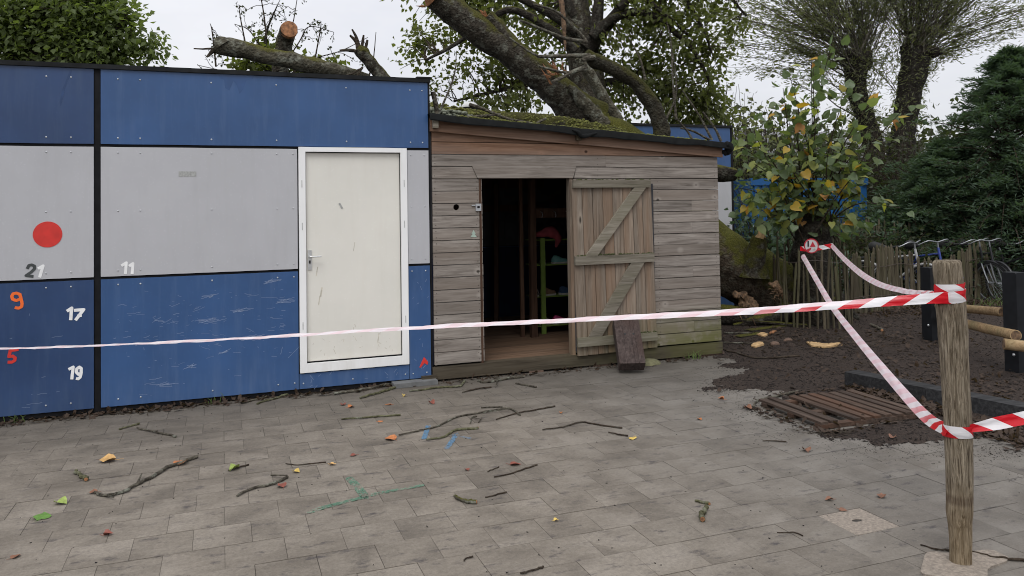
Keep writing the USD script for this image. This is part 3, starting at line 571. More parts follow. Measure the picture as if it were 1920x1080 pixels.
for k in range(150):
    x, z = sr.uniform(-2.9, -1.36), sr.choice([sr.uniform(0.12, 1.1), sr.normal(0.75, 0.12)])
    L, a = sr.exponential(0.028) + 0.006, sr.normal(0, 0.25) if sr.random() < 0.88 else sr.uniform(-1.5, 1.5)
    l = [(x + L * t * math.cos(a), 0, z + L * (t * math.sin(a) + sr.normal(0, 0.03))) for t in (0, 0.5, 1)]
    sc.append(stroke(l, sr.uniform(0.0009, 0.0024)))
for x, z, w in ((-2.15, 0.97, 0.15), (-1.6, 1.09, 0.14), (-2.2, 0.76, 0.3), (-1.9, 0.82, 0.2), (-1.82, 0.58, 0.22), (-2.55, 0.2, 0.2), (-2.3, 0.34, 0.1), (-1.5, 0.9, 0.18), (-2.0, 0.45, 0.08)):
    for k in range(5): sc.append(stroke([(x + sr.normal(0, .03), 0, z + sr.normal(0, .012)), (x + w * sr.uniform(.4, 1), 0, z + sr.normal(0.01, .012))], 0.0022))
for k in range(26):
    x, z = sr.uniform(-1.28, -0.03), sr.uniform(0.07, 0.19) if sr.random() < 0.6 else sr.uniform(0.2, 1.1)
    if z > 0.2: x = sr.uniform(-0.22, -0.03)
    sc.append(stroke([(x, 0, z), (x + sr.normal(0, .02), 0, z + sr.normal(0, .025))], 0.002))
for k in range(14): x, z = sr.uniform(-3.9, -3.1), sr.uniform(0.1, 1.1); sc.append(stroke([(x, 0, z), (x + sr.normal(0, .05), 0, z + sr.normal(0, .008))], 0.0015))
part(con, 'scratches', wallpoly(union_all(sc), -0.0122, 0.0005), M['scratch'], kind='stuff')

# ------------------------------------------------------------------ the container behind the shed
bk = thing('container_behind_shed', 'blue container with grey panel end, standing behind the wooden shed', 'container', (6, 3.3, 0))
YB = 3.3
part(bk, 'wall_core', cbox(-2.5, 6.06, YB + 0.02, YB + 3, 0.02, 3.02, 0.01), M['body'])
part(bk, 'roof_edge', cbox(-2.5, 6.1, YB - 0.03, YB + 3, 3.045, 3.085, 0.005), M['flash'])
part(bk, 'corner_post', cbox(6.06, 6.10, YB - 0.012, YB + 3, 0.02, 3.045, 0.004), M['black'])
for a, b in ((-2.5, 0.35), (0.36, 3.25), (3.26, 6.055)):
    part(bk, 'wall_panel', cbox(a, b, YB - 0.01, YB + 0.02, 2.37, 3.04, 0.002), M['blue'])
    part(bk, 'wall_panel', cbox(a, b, YB - 0.01, YB + 0.02, 1.2, 2.345, 0.002), M['grey'])
    part(bk, 'wall_panel', cbox(a, b, YB - 0.01, YB + 0.02, 0.06, 1.178, 0.002), M['blue'])
part(bk, 'panel_strip', cbox(-2.5, 6.055, YB - 0.002, YB + 0.02, 1.17, 1.21, 0.002), M['black'])

# ------------------------------------------------------------------ the wooden shed
sh = thing('wooden_shed', 'weathered grey timber shed with its plank door open and mossy felt roof', 'shed', (1.7, 0, 0))
PZ, Z0, XR = 0.1263, 0.166, 3.465
rs = np.random.default_rng(11)
def plank(x0, x1, k, mat='plank', clip=None, dy=0.0):
    z0, z1 = Z0 + PZ * k + 0.0036, Z0 + PZ * (k + 1) - 0.0036
    dy += rs.uniform(-0.002, 0.002)
    if clip is None:
        m = cbox(x0, x1, -0.012 + dy, 0.010 + dy, z0, z1, 0.006); v = np.asarray(m.vertices)
        v[:, 2] += (v[:, 0] - x0) * rs.normal(0, 0.0009); m.vertices = v
    else:
        pg = Polygon([(x0, z0), (x1, z0), (x1, z1), (x0, z1)]).intersection(clip)
        if pg.is_empty or pg.area < 0.003: return
        m = trimesh.creation.extrude_polygon(pg, 0.022, engine='earcut'); v = np.asarray(m.vertices); m.vertices = np.stack([v[:, 0], 0.010 + dy - v[:, 2], v[:, 1]], 1); m.invert()
    if k == 12 and x0 < 0.1:
        cyl = trimesh.creation.cylinder(0.032, 0.3, sections=20); cyl.apply_transform(trimesh.transformations.rotation_matrix(np.pi / 2, (1, 0, 0))); cyl.apply_translation((0.272, 0, 1.768))
        m = trimesh.boolean.difference([m, cyl], engine='manifold')
    part(sh, 'plank', m, M[mat])
for k in range(15):
    plank(0.022, 0.553, k)
    xj = rs.choice([None, 2.9, 3.1]) if rs.random() < 0.25 else None
    if xj: plank(1.60, xj - 0.001, k); plank(xj + 0.001, XR, k)
    else: plank(1.60, XR, k)
roofz = lambda x: 2.712 - 0.0695 * x
CL = Polygon([(-1, 0), (5, 0), (5, roofz(5) - 0.03), (-1, roofz(-1) - 0.03)])
lint = Polygon([(0.445, 2.196), (1.635, 2.196), (1.595, 2.066), (0.505, 2.066)])
k15l = Polygon([(0, 2), (0.44, 2.3), (0.442, 2.196), (0.502, 2.06), (0.5, 1.9), (0, 1.9)])
plank(0.022, 0.53, 15, clip=Polygon([(0, 2), (0, 2.3), (0.443, 2.3), (0.443, 2.196), (0.503, 2.066), (0.535, 2.0)]))
plank(1.598, XR, 15, clip=Polygon([(1.598, 2.0), (1.639, 2.196), (1.639, 2.3), (4, 2.3), (4, 2)]))
m = trimesh.creation.extrude_polygon(lint, 0.03, engine='earcut'); v = np.asarray(m.vertices); m.vertices = np.stack([v[:, 0], 0.005 - v[:, 2], v[:, 1]], 1); m.invert()
part(sh, 'lintel', m, M['plank'])
plank(0.022, 2.0, 16); plank(2.002, XR, 16)
plank(0.022, XR, 17, 'plank_warm', CL); plank(0.022, 2.1, 18, 'plank_warm', CL); plank(0.022, 1.2, 19, 'plank_warm', CL)
def slant(x0, x1, h, y0, y1, drop, mat, name, z=roofz):
    pg = Polygon([(x0, z(x0) - drop), (x1, z(x1) - drop), (x1, z(x1) - drop - h), (x0, z(x0) - drop - h)])
    m = trimesh.creation.extrude_polygon(pg, y1 - y0, engine='earcut'); v = np.asarray(m.vertices); m.vertices = np.stack([v[:, 0], y1 - v[:, 2], v[:, 1]], 1); m.invert()
    return part(sh, name, m, M[mat])
slant(0.0, 1.655, 0.155, -0.045, -0.014, 0.012, 'plank_warm', 'fascia_board')
slant(1.658, 3.52, 0.15, -0.045, -0.014, 0.012, 'plank_warm', 'fascia_board')
part(sh, 'rafter_end', cbox(0.02, 0.075, -0.085, -0.046, 2.575, 2.655, 0.004), M['ledge'])
part(sh, 'rafter_end', cbox(1.62, 1.685, -0.085, -0.046, 2.475, 2.545, 0.004), M['beam'])
# roof: board deck under sagging felt whose front edge is folded down
ux, uy = np.linspace(-0.02, 3.60, 60), np.r_[-0.115, -0.11, np.linspace(-0.105, 3.26, 14)]
UX, UY = np.meshgrid(ux, uy, indexing='ij')
RZ = roofz(UX) + 0.012 - 0.010 * np.sin(UX * 1.9) ** 2 * (UY < 0.3) + (fbm(np.stack([UX * 3, UY * 3, UX * 0], -1), 3, 4) - 0.5) * 0.022
RZ[:, 0] -= 0.052 + 0.03 * fbm(np.stack([ux * 2.5, ux * 0, ux * 0], -1), 3, 8); RZ[:, 1] -= 0.012
i, j = np.meshgrid(np.arange(len(ux) - 1), np.arange(len(uy) - 1), indexing='ij'); k = len(uy)
qd = np.stack([i * k + j, (i + 1) * k + j, (i + 1) * k + j + 1, i * k + j + 1], -1).reshape(-1, 4)
topv = np.stack([UX, UY, RZ], -1).reshape(-1, 3); nv = len(topv)
rf = trimesh.Trimesh(np.vstack([topv, topv - (0, -0.004, 0.008)]), np.vstack([np.vstack([qd[:, [0, 1, 2]], qd[:, [0, 2, 3]]]), np.vstack([qd[:, [2, 1, 0]], qd[:, [3, 2, 0]]]) + nv]), process=False)
felt = part(sh, 'roof_felt', rf, M['felt'], 40)
cr = tube(catmull(arr((3.53, -0.10, 2.46), (3.57, -0.09, 2.44), (3.60, -0.07, 2.42), (3.58, -0.02, 2.36), (3.52, -0.06, 2.37)), 5), [0.035, 0.05, 0.055, 0.04, 0.02], 9, 0.025, 14, 4)
part(felt, 'crumpled_corner', cr, M['felt'], 35)
part(felt, 'torn_flap', tube(catmull(arr((1.55, -0.112, 2.585), (1.62, -0.125, 2.56), (1.66, -0.12, 2.515), (1.74, -0.118, 2.525), (1.85, -0.112, 2.555)), 4), [0.006, 0.02, 0.026, 0.022, 0.006], 8, 0.01, 20, 5), M['felt'], 35)
slantdeck = slant(0.0, 3.56, 0.022, -0.09, 3.289, -0.002, 'beam', 'roof_deck', lambda x: roofz(x) - 0.012)
part(sh, 'sill_beam', tube(arr((0.0, 0.02, 0.088), (0.5, 0.02, 0.088), (1.2, 0.02, 0.085), (2.2, 0.02, 0.08), (3.2, 0.02, 0.078), (3.47, 0.02, 0.078)), [0.095] * 6, 4) if False else cbox(0.0, 3.475, -0.018, 0.10, 0.022, 0.150, 0.008), M['beam'])
for n_ in range(24):
    y0 = -0.005 + n_ * 0.135
    part(sh, 'floorboard', cbox(0.02 if n_ else 0.56, 3.44 if n_ else 1.595, y0, y0 + 0.131, 0.112, 0.140 if n_ else 0.138, 0.003), M['floor'])
for x in (1.555, 0.545): part(sh, 'jamb', cbox(x - (0.0 if x > 1 else 0.025), x + (0.038 if x > 1 else 0.0), -0.014, 0.075, 0.140, 2.064, 0.004), M['board_up' if x > 1 else 'stud'])
part(sh, 'jamb', cbox(0.55, 1.59, 0.012, 0.075, 2.066, 2.13, 0.004), M['stud'])
for n_ in range(19): part(sh, 'side_plank', cbox(XR - 0.02, XR, 0.012, 3.288, Z0 + PZ * n_, Z0 + PZ * (n_ + 1) - 0.003 if n_ < 18 else roofz(XR) - 0.04, 0.003), M['plank'])
for a, b, mt in ((0.14, 1.17, 'back_navy'), (1.19, 2.6, 'back_grey')):  # added wall: interior darkness put into its colour, hides the container panels
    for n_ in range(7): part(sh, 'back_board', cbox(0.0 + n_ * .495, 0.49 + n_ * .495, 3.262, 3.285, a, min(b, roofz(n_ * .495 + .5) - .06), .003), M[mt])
for n_ in range(14): part(sh, 'left_board', cbox(0.0, 0.02, 0.012, 3.26, Z0 + .18 * n_, Z0 + .18 * n_ + .178, .003), M['back_navy' if n_ < 6 else 'back_grey'])  # left side in the same painted-in shade colours
# inside: studs and cross rails
part(sh, 'stud', bar((1.661,2.789,0.14), (1.731,2.9,2.102), 0.06, 0.07), M['stud'])
part(sh, 'stud', cbox(1.60, 1.68, 1.28, 1.35, 0.140, 2.55, 0.004), M['stud'])
part(sh, 'stud', cbox(1.50, 1.545, 1.38, 1.42, 0.140, 2.55, 0.004), M['stud'])
part(sh, 'cross_rail', cbox(1.68, 3.44, 1.30, 1.34, 1.62, 1.74, 0.004), M['stud'])
part(sh, 'cross_rail', cbox(0.1, 2.6, 3.2, 3.24, 1.70, 1.80, 0.004), M['stud'])
part(sh, 'cross_rail', cbox(0.1, 2.6, 3.2, 3.24, 2.05, 2.22, 0.004), M['stud'])
for x in (1.75, 1.93, 2.1): part(sh, 'coat_hook', tube(catmull(arr((x, 1.30, 1.70), (x, 1.25, 1.69), (x, 1.23, 1.65), (x, 1.25, 1.63)), 3), [0.006], 6), M['steel'], 50)
# latch and sticker beside the opening
lt = part(sh, 'latch', cbox(0.477, 0.535, -0.032, -0.0145, 1.725, 1.80, 0.003), M['steel'])
part(lt, 'bolt', cbox(0.435, 0.478, -0.026, -0.0145, 1.778, 1.789, 0.002), M['steel'])
part(lt, 'lock_slot', cbox(0.492, 0.520, -0.0335, -0.03, 1.755, 1.776, 0.001), M['black'])
ST = [(0.454,-0.015,1.53),(0.477,-0.015,1.488),(0.465,-0.015,1.488),(0.488,-0.015,1.454),(0.419,-0.015,1.456),(0.442,-0.015,1.489),(0.431,-0.015,1.489)]
part(sh, 'sticker', wallpoly(Polygon([(q[0], q[2]) for q in ST]), -0.0150, 0.001), M['sticker'], label='pale green tree-shaped sticker')
# ledged and braced plank door, folded back against the front
dr = part(sh, 'door', cbox(1.59, 2.585, -0.026, -0.018, 0.19, 2.0, 0.001), M['body'], label='open plank door with Z braces')
def lean(x, z): return x + (2.04 - z) * 0.022
for n_ in range(8):
    a = 1.560 + n_ * 0.1235
    m = cbox(a + 0.0030, a + 0.1205, -0.048, -0.026, 0.140 + 0.003 * n_, 2.043, 0.006); v = np.asarray(m.vertices)
    v[:, 0] += (2.04 - v[:, 2]) * 0.022; v[:, 1] += rs.uniform(-0.002, 0.001); m.vertices = v
    part(dr, 'board', m, M['board_up'])
def ledge(pts, y0, y1, name):
    pg = Polygon(pts); m = trimesh.creation.extrude_polygon(pg, y1 - y0, engine='earcut'); v = np.asarray(m.vertices); m.vertices = np.stack([v[:, 0], y1 - v[:, 2], v[:, 1]], 1); m.invert()
    part(dr, name, m, M['ledge'])
xz = lambda L: [(q[0], q[2]) for q in L]
ledge(xz([(1.57,-0.07,2.04),(2.525,-0.07,2.043),(2.523,-0.07,1.959),(1.568,-0.07,1.959)]), -0.084, -0.0495, 'ledge')
ledge(xz([(1.578,-0.07,1.216),(2.553,-0.07,1.216),(2.551,-0.07,1.124),(1.576,-0.07,1.121)]), -0.084, -0.0495, 'ledge')
ledge(xz([(1.592,-0.07,0.338),(2.566,-0.07,0.336),(2.577,-0.07,0.246),(1.59,-0.07,0.241)]), -0.084, -0.0495, 'ledge')
ledge(xz([(2.319,-0.07,1.958),(2.468,-0.07,1.96),(1.847,-0.07,1.218),(1.706,-0.07,1.217)]), -0.080, -0.0495, 'brace')
ledge(xz([(2.26,-0.07,1.123),(2.428,-0.07,1.122),(1.88,-0.07,0.338),(1.726,-0.07,0.337)]), -0.080, -0.0495, 'brace')
ms = []
for L, n_ in (([(1.587,-0.06,2.04),(2.531,-0.06,2.044)], 26), ([(1.852,-0.06,1.223),(2.559,-0.06,1.215)], 46), ([(1.596,-0.06,1.215),(1.755,-0.06,1.215)], 7), ([(2.294,-0.06,0.339),(2.572,-0.06,0.337)], 18)):
    for q in range(n_):
        t = rs.random(); c = np.asarray(L[0]) * (1 - t) + np.asarray(L[1]) * t
        s = trimesh.creation.icosphere(1, 1); s.vertices *= (rs.uniform(.008, .02), 0.011, rs.uniform(.004, .016)); ms.append(xform(s, None, c + (0, rs.normal(0, .004), 0.002)))
part(dr, 'moss', join(ms), M['dark_moss'], kind='stuff')
nails = []
for k in range(17):
    for x in ((0.05, 0.50, 1.65, 3.42, 2.65) if k < 15 else (0.05, 1.9, 3.42)):
        for dz in (0.03, 0.095):
            s = trimesh.creation.icosphere(1, 0.0045); s.vertices *= (1, .5, 1); nails.append(xform(s, None, (x + rs.normal(0, .004), -0.0135, Z0 + PZ * k + dz)))
part(sh, 'nail_heads', join(nails), M['wire'], kind='stuff')
# shoe rack in the doorway's right
rk = thing('shoe_rack', 'lime green shoe rack inside the dark shed doorway', 'shoe rack', (2.0, 1.55, 0.14))
part(rk, 'rack_post', cbox(1.815, 1.875, 1.47, 1.50, 0.141, 1.36, 0.003), M['green_paint'])
part(rk, 'rack_post', cbox(2.95, 3.0, 1.47, 1.50, 0.141, 1.36, 0.003), M['green_paint'])
for z in (0.245, 0.615, 1.02, 1.34): part(rk, 'shelf', cbox(1.745, 3.0, 1.505, 1.83, z - 0.015, z, 0.003), M['green_paint'])
def shoe(x, y, z, rot, mat, label, L=0.24, flip=1):
    t = thing('shoe', label, 'shoe', (x, y, z))
    s = np.linspace(0, 1, 9); prof = np.interp(s, [0, .15, .4, .65, .9, 1], [0.07, 0.10, 0.075, 0.05, 0.04, 0.02]); wid = np.interp(s, [0, .2, .5, .75, .95, 1], [0.028, 0.034, 0.032, 0.042, 0.03, 0.012])
    c, sn = math.cos(rot), math.sin(rot); R = np.array([[c, -sn, 0], [sn, c, 0], [0, 0, 1]])
    rings = np.array([[(L * (a - .5), w * math.cos(h), 0.018 + p * max(0, math.sin(h)) ** 0.8) for h in np.linspace(-0.2, np.pi + 0.2, 8)] for a, p, w in zip(s, prof, wid)])
    i, j = np.meshgrid(np.arange(8), np.arange(7), indexing='ij'); q = np.stack([i * 8 + j, (i + 1) * 8 + j, (i + 1) * 8 + j + 1, i * 8 + j + 1], -1).reshape(-1, 4)
    part(t, 'upper', ((rings.reshape(-1, 3) @ R.T) + t.loc, q), mat, 60)
    o = Polygon([(L * (a - .5), w + 0.004) for a, w in zip(s, wid)] + [(L * (a - .5), -w - 0.004) for a, w in zip(s[::-1], wid[::-1])])
    part(t, 'sole', xform(trimesh.creation.extrude_polygon(o, 0.02, engine='earcut'), R, t.loc), M['sole'])
shoe(2.14, 1.60, 1.02, 0.2, M['mint'], 'mint green trainer on the upper shelf of the green rack'); shoe(1.90, 1.62, 1.02, 1.3, M['pale_shoe'], 'greyish shoe on the upper shelf behind the rack post', 0.2)
shoe(1.97, 1.60, 0.615, 0.35, M['tan'], 'tan brown shoe on the middle shelf of the green rack'); shoe(1.80, 1.62, 0.615, 1.2, M['pale_shoe'], 'pale shoe at the left end of the middle shelf', 0.2); shoe(2.24, 1.6, 0.615, 0.1, M['navy_shoe'], 'dark navy shoe beside the tan one')
shoe(2.13, 1.58, 0.245, 0.15, M['magenta'], 'magenta pink trainer on the lowest shelf'); shoe(1.93, 1.60, 0.245, 0.5, M['pale_shoe'], 'pale trainer on the lowest shelf beside the pink one', 0.2); shoe(2.33, 1.55, 0.245, 0.1, M['magenta'], 'second magenta trainer at the far right of the lowest shelf')
cl = tube(catmull(arr((1.70, 1.5, 1.40), (1.84, 1.46, 1.42), (1.95, 1.44, 1.43), (2.03, 1.44, 1.36), (2.02, 1.45, 1.24)), 6), [0.02, 0.055, 0.075, 0.06, 0.015], 10, 0.035, 9, 3)
solo('cloth', cl, M['pink'], 'red pink cloth draped over the top of the green shoe rack', 'cloth', smooth=45)

# ------------------------------------------------------------------ fallen tree and broken limbs
def fork(a, b, n, amp, rng_): return wig(a, b, n, amp, rng_)
rf_ = np.random.default_rng(21)
ft = thing('fallen_tree', 'huge mossy fallen tree lying across the shed roof, its trunk broken off beside the shed', 'tree', (6.2, 2.1, 0))
tr = catmull(arr((6.45, 1.95, 0.16), (5.95, 2.05, 0.40), (5.45, 2.12, 0.70), (4.85, 2.2, 1.12), (4.3, 2.3, 1.75), (3.7, 2.42, 2.5), (3.05, 2.5, 2.88), (3.043,2.5,3.119)), 12)
trunk = part(ft, 'trunk', tube(tr, [0.42, 0.47, 0.47, 0.44, 0.40, 0.33, 0.29, 0.28], 30, 0.10, 2.4, 3), M['bark_trunk'], 70)
part(trunk, 'torn_root_face', tube(arr((6.40, 1.72, 0.10), (6.55, 1.80, 0.16), (6.72, 1.88, 0.22), (6.86, 1.95, 0.26)), [0.34, 0.40, 0.28, 0.05], 20, 0.16, 5, 9), M['bark_dark'], 60)
def splinters(base, d, n, L, w, r_, spread):
    ms = []
    for k in range(n):
        o = np.asarray(base) + r_.normal(0, spread, 3); e = o + np.asarray(d) * L * r_.uniform(.3, 1) + r_.normal(0, L * .16, 3)
        ms.append(tube(np.stack([o, (o + e) / 2 + r_.normal(0, .006, 3), e]), [w, w * .7, w * .08], 4))
    return join(ms)
fw1 = (5.052,1.622,0.208); fw2 = (5.287,1.268,0.511)
part(trunk, 'torn_wood', join([tube(catmull([(4.953,1.776,0.48),(5.074,1.731,0.386),(5.179,1.692,0.23),(5.306,1.645,0.059)], 8), [0.03, 0.09, 0.11, 0.04], 18, 0.10, 14, 2), splinters(fw1, (0.25, -0.1, -0.5), 46, 0.26, 0.011, rf_, 0.085)]), M['tornwood'], 30, kind='stuff')
part(trunk, 'torn_wood', join([tube(catmull([(5.278,1.399,0.635),(5.369,1.366,0.58),(5.445,1.337,0.496),(5.499,1.317,0.405)], 8), [0.02, 0.05, 0.05, 0.02], 14, 0.06, 16, 5), splinters(fw2, (0.3, -0.1, -0.3), 24, 0.15, 0.008, rf_, 0.05)]), M['tornwood'], 30, kind='stuff')
st = part(ft, 'limb_stub', tube(catmull([(5.245,1.71,0.688),(5.265,1.703,0.92),(5.313,1.685,1.136),(5.346,1.673,1.275)], 6), [0.24, 0.17, 0.13, 0.095], 16, 0.05, 6, 8), M['bark'], 60)
part(st, 'broken_end', join([tube([(5.319,1.64,1.253),(5.335,1.634,1.307),(5.344,1.631,1.353)], [0.07, 0.055, 0.03], 10, 0.03, 20, 1), splinters((5.327,1.637,1.261), (0.02, 0, 0.4), 10, 0.16, 0.014, rf_, 0.03)]), M['freshwood'], 30)
part(ft, 'root', tube(catmull(arr((6.0, 1.9, 0.2), (5.6, 1.55, 0.16), (5.2, 1.5, 0.09), (4.8, 1.6, 0.03)), 6), [0.2, 0.13, 0.09, 0.03], 10, 0.04, 6, 1), M['bark_dark'], 60)
part(ft, 'root', tube(catmull([(4.65,1.824,0.17),(4.852,1.75,0.151),(5.08,1.665,0.071),(5.365,1.559,-0.056)], 6), [0.14, 0.15, 0.14, 0.07], 10, 0.05, 6, 2), M['bark_dark'], 60)
part(ft, 'root', tube(catmull(arr((6.3, 1.8, 0.3), (6.5, 1.4, 0.2), (6.7, 1.2, 0.06)), 6), [0.18, 0.11, 0.03], 10, 0.04, 6, 3), M['bark_dark'], 60)
for k, (a, b) in enumerate((((5.6, 1.3, .03), (4.7, 1.1, .04)), ((5.5, 1.2, .06), (5.0, 1.55, .1)), ((5.2, 1.0, .02), (4.3, .8, .03)))):
    part(ft, 'loose_bark', xform(cbox(-.5, .5, -.07, .07, -.012, .012, .004), frame(arr(*b) - arr(*a)), (arr(*a) + arr(*b)) / 2), M['bark_dark'])
dl = part(ft, 'side_limb', tube(catmull(arr((3.5, 2.35, 2.2), (3.9, 2.1, 2.27), (4.3, 2.0, 2.27), (4.75, 1.95, 2.22), (5.1, 1.9, 2.2)), 6), [0.20, 0.2, 0.18, 0.15, 0.10], 16, 0.045, 5, 6), M['bark_dark'], 60)
# the great limb rising to the left over the shed
gl = [(3.17,2.5,2.997),(2.83,2.5,3.167),(2.539,2.5,3.413),(2.173,2.5,3.704),(1.813,2.5,3.952),(1.421,2.5,4.191),(1.115,2.5,4.387),(0.911,2.5,4.527),(0.718,2.5,4.659)]
GL = catmull(gl, 8)
glp = part(ft, 'limb', tube(GL, [0.29, 0.275, 0.245, 0.22, 0.21, 0.20, 0.195, 0.19, 0.17], 26, 0.05, 4.5, 12), M['bark'], 70, label='thick mossy limb rising left above the shed')
part(glp, 'broken_end', join([tube(np.stack([GL[-1] + (0.02, -0.06, 0), GL[-1] + (-0.10, -0.08, 0.08), GL[-1] + (-0.24, -0.06, 0.1)]), [0.19, 0.13, 0.02], 12, 0.06, 11, 3), splinters(GL[-1], (-0.8, 0, 0.25), 16, 0.3, 0.02, rf_, 0.09)]), M['orangewood'], 30)
s2 = part(ft, 'limb_stub', tube(catmull([(1.819,2.45,3.98),(1.718,2.45,4.139),(1.602,2.45,4.297),(1.471,2.45,4.422)], 6), [0.17, 0.13, 0.115, 0.10], 16, 0.045, 7, 2), M['bark'], 60)
part(s2, 'broken_end', splinters((1.461,2.42,4.407), (-0.5, -0.1, 0.35), 14, 0.2, 0.016, rf_, 0.035), M['orangewood'], 30)
rip = [(2.58,2.2,3.461),(2.742,2.2,3.301),(2.905,2.2,3.125),(3.137,2.2,2.902)]
part(ft, 'ripped_trunk_face', tube(catmull(rip, 8), [0.02, 0.09, 0.11, 0.10], 14, 0.05, 9, 5), M['bark_lichen'], 50)
part(ft, 'ripped_wood', join([splinters((2.349,2.15,3.578), (-0.3, 0, 0.45), 14, 0.35, 0.018, rf_, 0.07)]), M['orangewood'], 30)
# arched limb hooking down on to the roof
al = [(3.937,2,2.699),(3.933,2,2.868),(3.843,2,3.135),(3.708,2,3.322),(3.539,2,3.492),(3.336,2,3.627),(3.102,2,3.722),(2.896,2,3.794),(2.758,2,3.884)]
part(ft, 'arched_limb', tube(catmull(al, 7), [0.13, 0.125, 0.112, 0.105, 0.10, 0.10, 0.098, 0.10, 0.075], 18, 0.03, 7, 7), M['bark_moss'], 70, label='mossy limb arching down on to the roof')
part(ft, 'limb', tube(catmull([(3.43,3.2,3.105),(3.667,3.2,3.321),(3.534,3.2,3.611),(3.336,3.2,3.896),(3.221,3.2,4.074)], 7), [0.10, 0.09, 0.085, 0.08, 0.07], 14, 0.02, 7, 4), M['bark_lichen'], 60)
part(ft, 'limb', tube(catmull([(3.871,3.15,3.085),(3.716,3.15,3.316),(3.554,3.15,3.562),(3.402,3.15,3.807),(3.277,3.15,3.984)], 7), [0.10, 0.09, 0.08, 0.07, 0.05], 14, 0.02, 7, 6), M['bark_lichen'], 60)
for pl, r_ in (([(2.737,1.95,4.059),(2.515,1.95,4.267),(2.278,1.95,4.434),(1.966,1.95,4.498)], (.024, .014)), ([(2.753,1.95,4.038),(2.43,1.95,4.063),(2.038,1.95,4.184),(1.769,1.95,4.267)], (.030, .016)), ([(2.815,1.95,3.848),(2.426,1.95,3.82),(2.015,1.95,3.791)], (.034, .024)), ([(2.746,1.95,3.689),(2.517,1.95,3.597),(2.22,1.95,3.445)], (.036, .024)),
               ([(2.729,1.95,3.651),(2.421,1.95,3.592),(2.028,1.95,3.661)], (.028, .014)), ([(2.847,1.9,3.811),(2.708,1.9,3.788),(2.658,1.9,3.756)], (.04, .03)), ([(2.031,1.95,3.792),(1.839,1.95,3.882),(1.612,1.95,4.027)], (.016, .010)), ([(4.32,2.2,3.015),(4.278,2.2,3.529),(4.258,2.2,4.163),(4.193,2.2,4.477)], (.020, .008)), ([(4.157,2.2,3.035),(4.33,2.2,3.412),(4.29,2.2,4.006)], (.018, .008)),
               ([(4.727,1.9,2.702),(4.509,1.9,3.064),(4.248,1.9,3.404)], (.020, .009)), ([(4.884,1.9,2.681),(4.778,1.9,2.875),(4.583,1.9,3.105)], (.022, .012)), ([(4.408,1.9,2.674),(4.304,1.9,2.827),(4.079,1.9,3.052)], (.02, .01)), ([(4.82,2.1,2.721),(4.545,2.1,2.843),(4.326,2.1,2.886)], (.02, .012)), ([(3.754,2.1,3.57),(3.673,2.1,3.876),(3.489,2.1,4.174)], (.02, .008))):
    part(ft, 'broken_branch', tube(catmull(pl, 5), np.linspace(*r_, 3), 7, 0.004, 20, 2), M['twigbark'], 60)
ml = catmull([(x, 1.05 + 0.1 * math.sin(x * 2), roofz(x) + 0.10 + h) for x, h in ((0.05, .10), (0.4, .07), (0.8, .05), (1.3, .055), (1.8, .06), (2.3, .02), (2.75, -.03))], 8)
mlog = part(ft, 'moss_covered_log', tube(ml, [0.09, 0.11, 0.12, 0.13, 0.15, 0.13, 0.10], 22, 0.05, 6, 4), M['bark_moss'], 60)
cm = []
for k in range(1900):
    t = rf_.random(); c = ml[int(t * (len(ml) - 1))]; a = rf_.uniform(0.1, np.pi - 0.1); s = trimesh.creation.icosphere(1, 1); s.vertices *= rf_.uniform(.005, .015) * arr(1.3, 1, .9)
    cm.append(xform(s, None, c + (rf_.normal(0, .04), 0.125 * math.cos(a) - .01, 0.125 * math.sin(a) * rf_.uniform(.8, 1.1))))
part(mlog, 'moss_cushions', join(cm), M['moss'], kind='stuff')
cm = []
for k in range(260):
    s = trimesh.creation.icosphere(1, 1); s.vertices *= rf_.uniform(.012, .035) * arr(1.2, 1, .7); x = rf_.uniform(0.03, 0.75); cm.append(xform(s, None, (x, rf_.uniform(.72, 1.05), roofz(x) + rf_.uniform(.03, .27 - .16 * x))))
part(mlog, 'lichen_tufts', join(cm), M['graymoss'], kind='stuff')
ms = []
for k in range(1800):
    x, y = rf_.uniform(0.3, 3.3), abs(rf_.normal(0, .4)) - 0.08; s = trimesh.creation.icosphere(1, 1); s.vertices *= rf_.uniform(.005, .016) * arr(1.4, 1.2, .9); ms.append(xform(s, None, (x, y, roofz(x) + 0.014)))
part(sh, 'roof_moss', join(ms), M['moss'], kind='stuff')
for pl, r_, nm in (([(0.495,0.2,2.864),(0.644,0.2,2.823),(0.917,0.2,2.726),(1.229,0.2,2.675),(1.484,0.2,2.627)], (.022, .010), 'bare thin branch lying along the mossy roof edge near its vent'), ([(0.113,0.1,2.694),(0.103,0.1,2.816),(0.071,0.1,2.971)], (.022, .028), 'stick standing upright at the left end of the shed roof'),
                   ([(0.131,0.12,2.742),(0.208,0.12,2.906),(0.31,0.12,3.163),(0.337,0.12,3.419)], (.016, .004), 'thin curving twig rising from the left end of the shed roof'), ([(1.148,0,2.611),(1.223,0,2.676),(1.299,0,2.713)], (.02, .012), 'short dark twig poking up at the middle of the shed roof edge'), ([(0.433,0.2,2.719),(0.613,0.2,2.741),(0.844,0.2,2.77)], (.02, .014), 'mossy stick lying near the left end of the roof edge')):
    solo('fallen_branch', tube(catmull(pl, 6), np.linspace(*r_, 3), 7, 0.004, 20, 2), M['twigbark'], nm, 'branch', smooth=60)
pts_ = []
vt = trimesh.creation.icosphere(3, 0.13); vt = trimesh.intersections.slice_mesh_plane(vt, (0, 0, 1), (0, 0, 0)); vt.vertices *= (1, 1, .72)
vent = thing('roof_vent', 'small white dome roof vent behind the mossy log on the shed roof', 'vent', (1.532,3.5,3.278)); part(vent, 'dome', xform(vt, None, vent.loc), plain('white_plastic_dome', (0.62, 0.62, 0.60), .5, .1), 60)
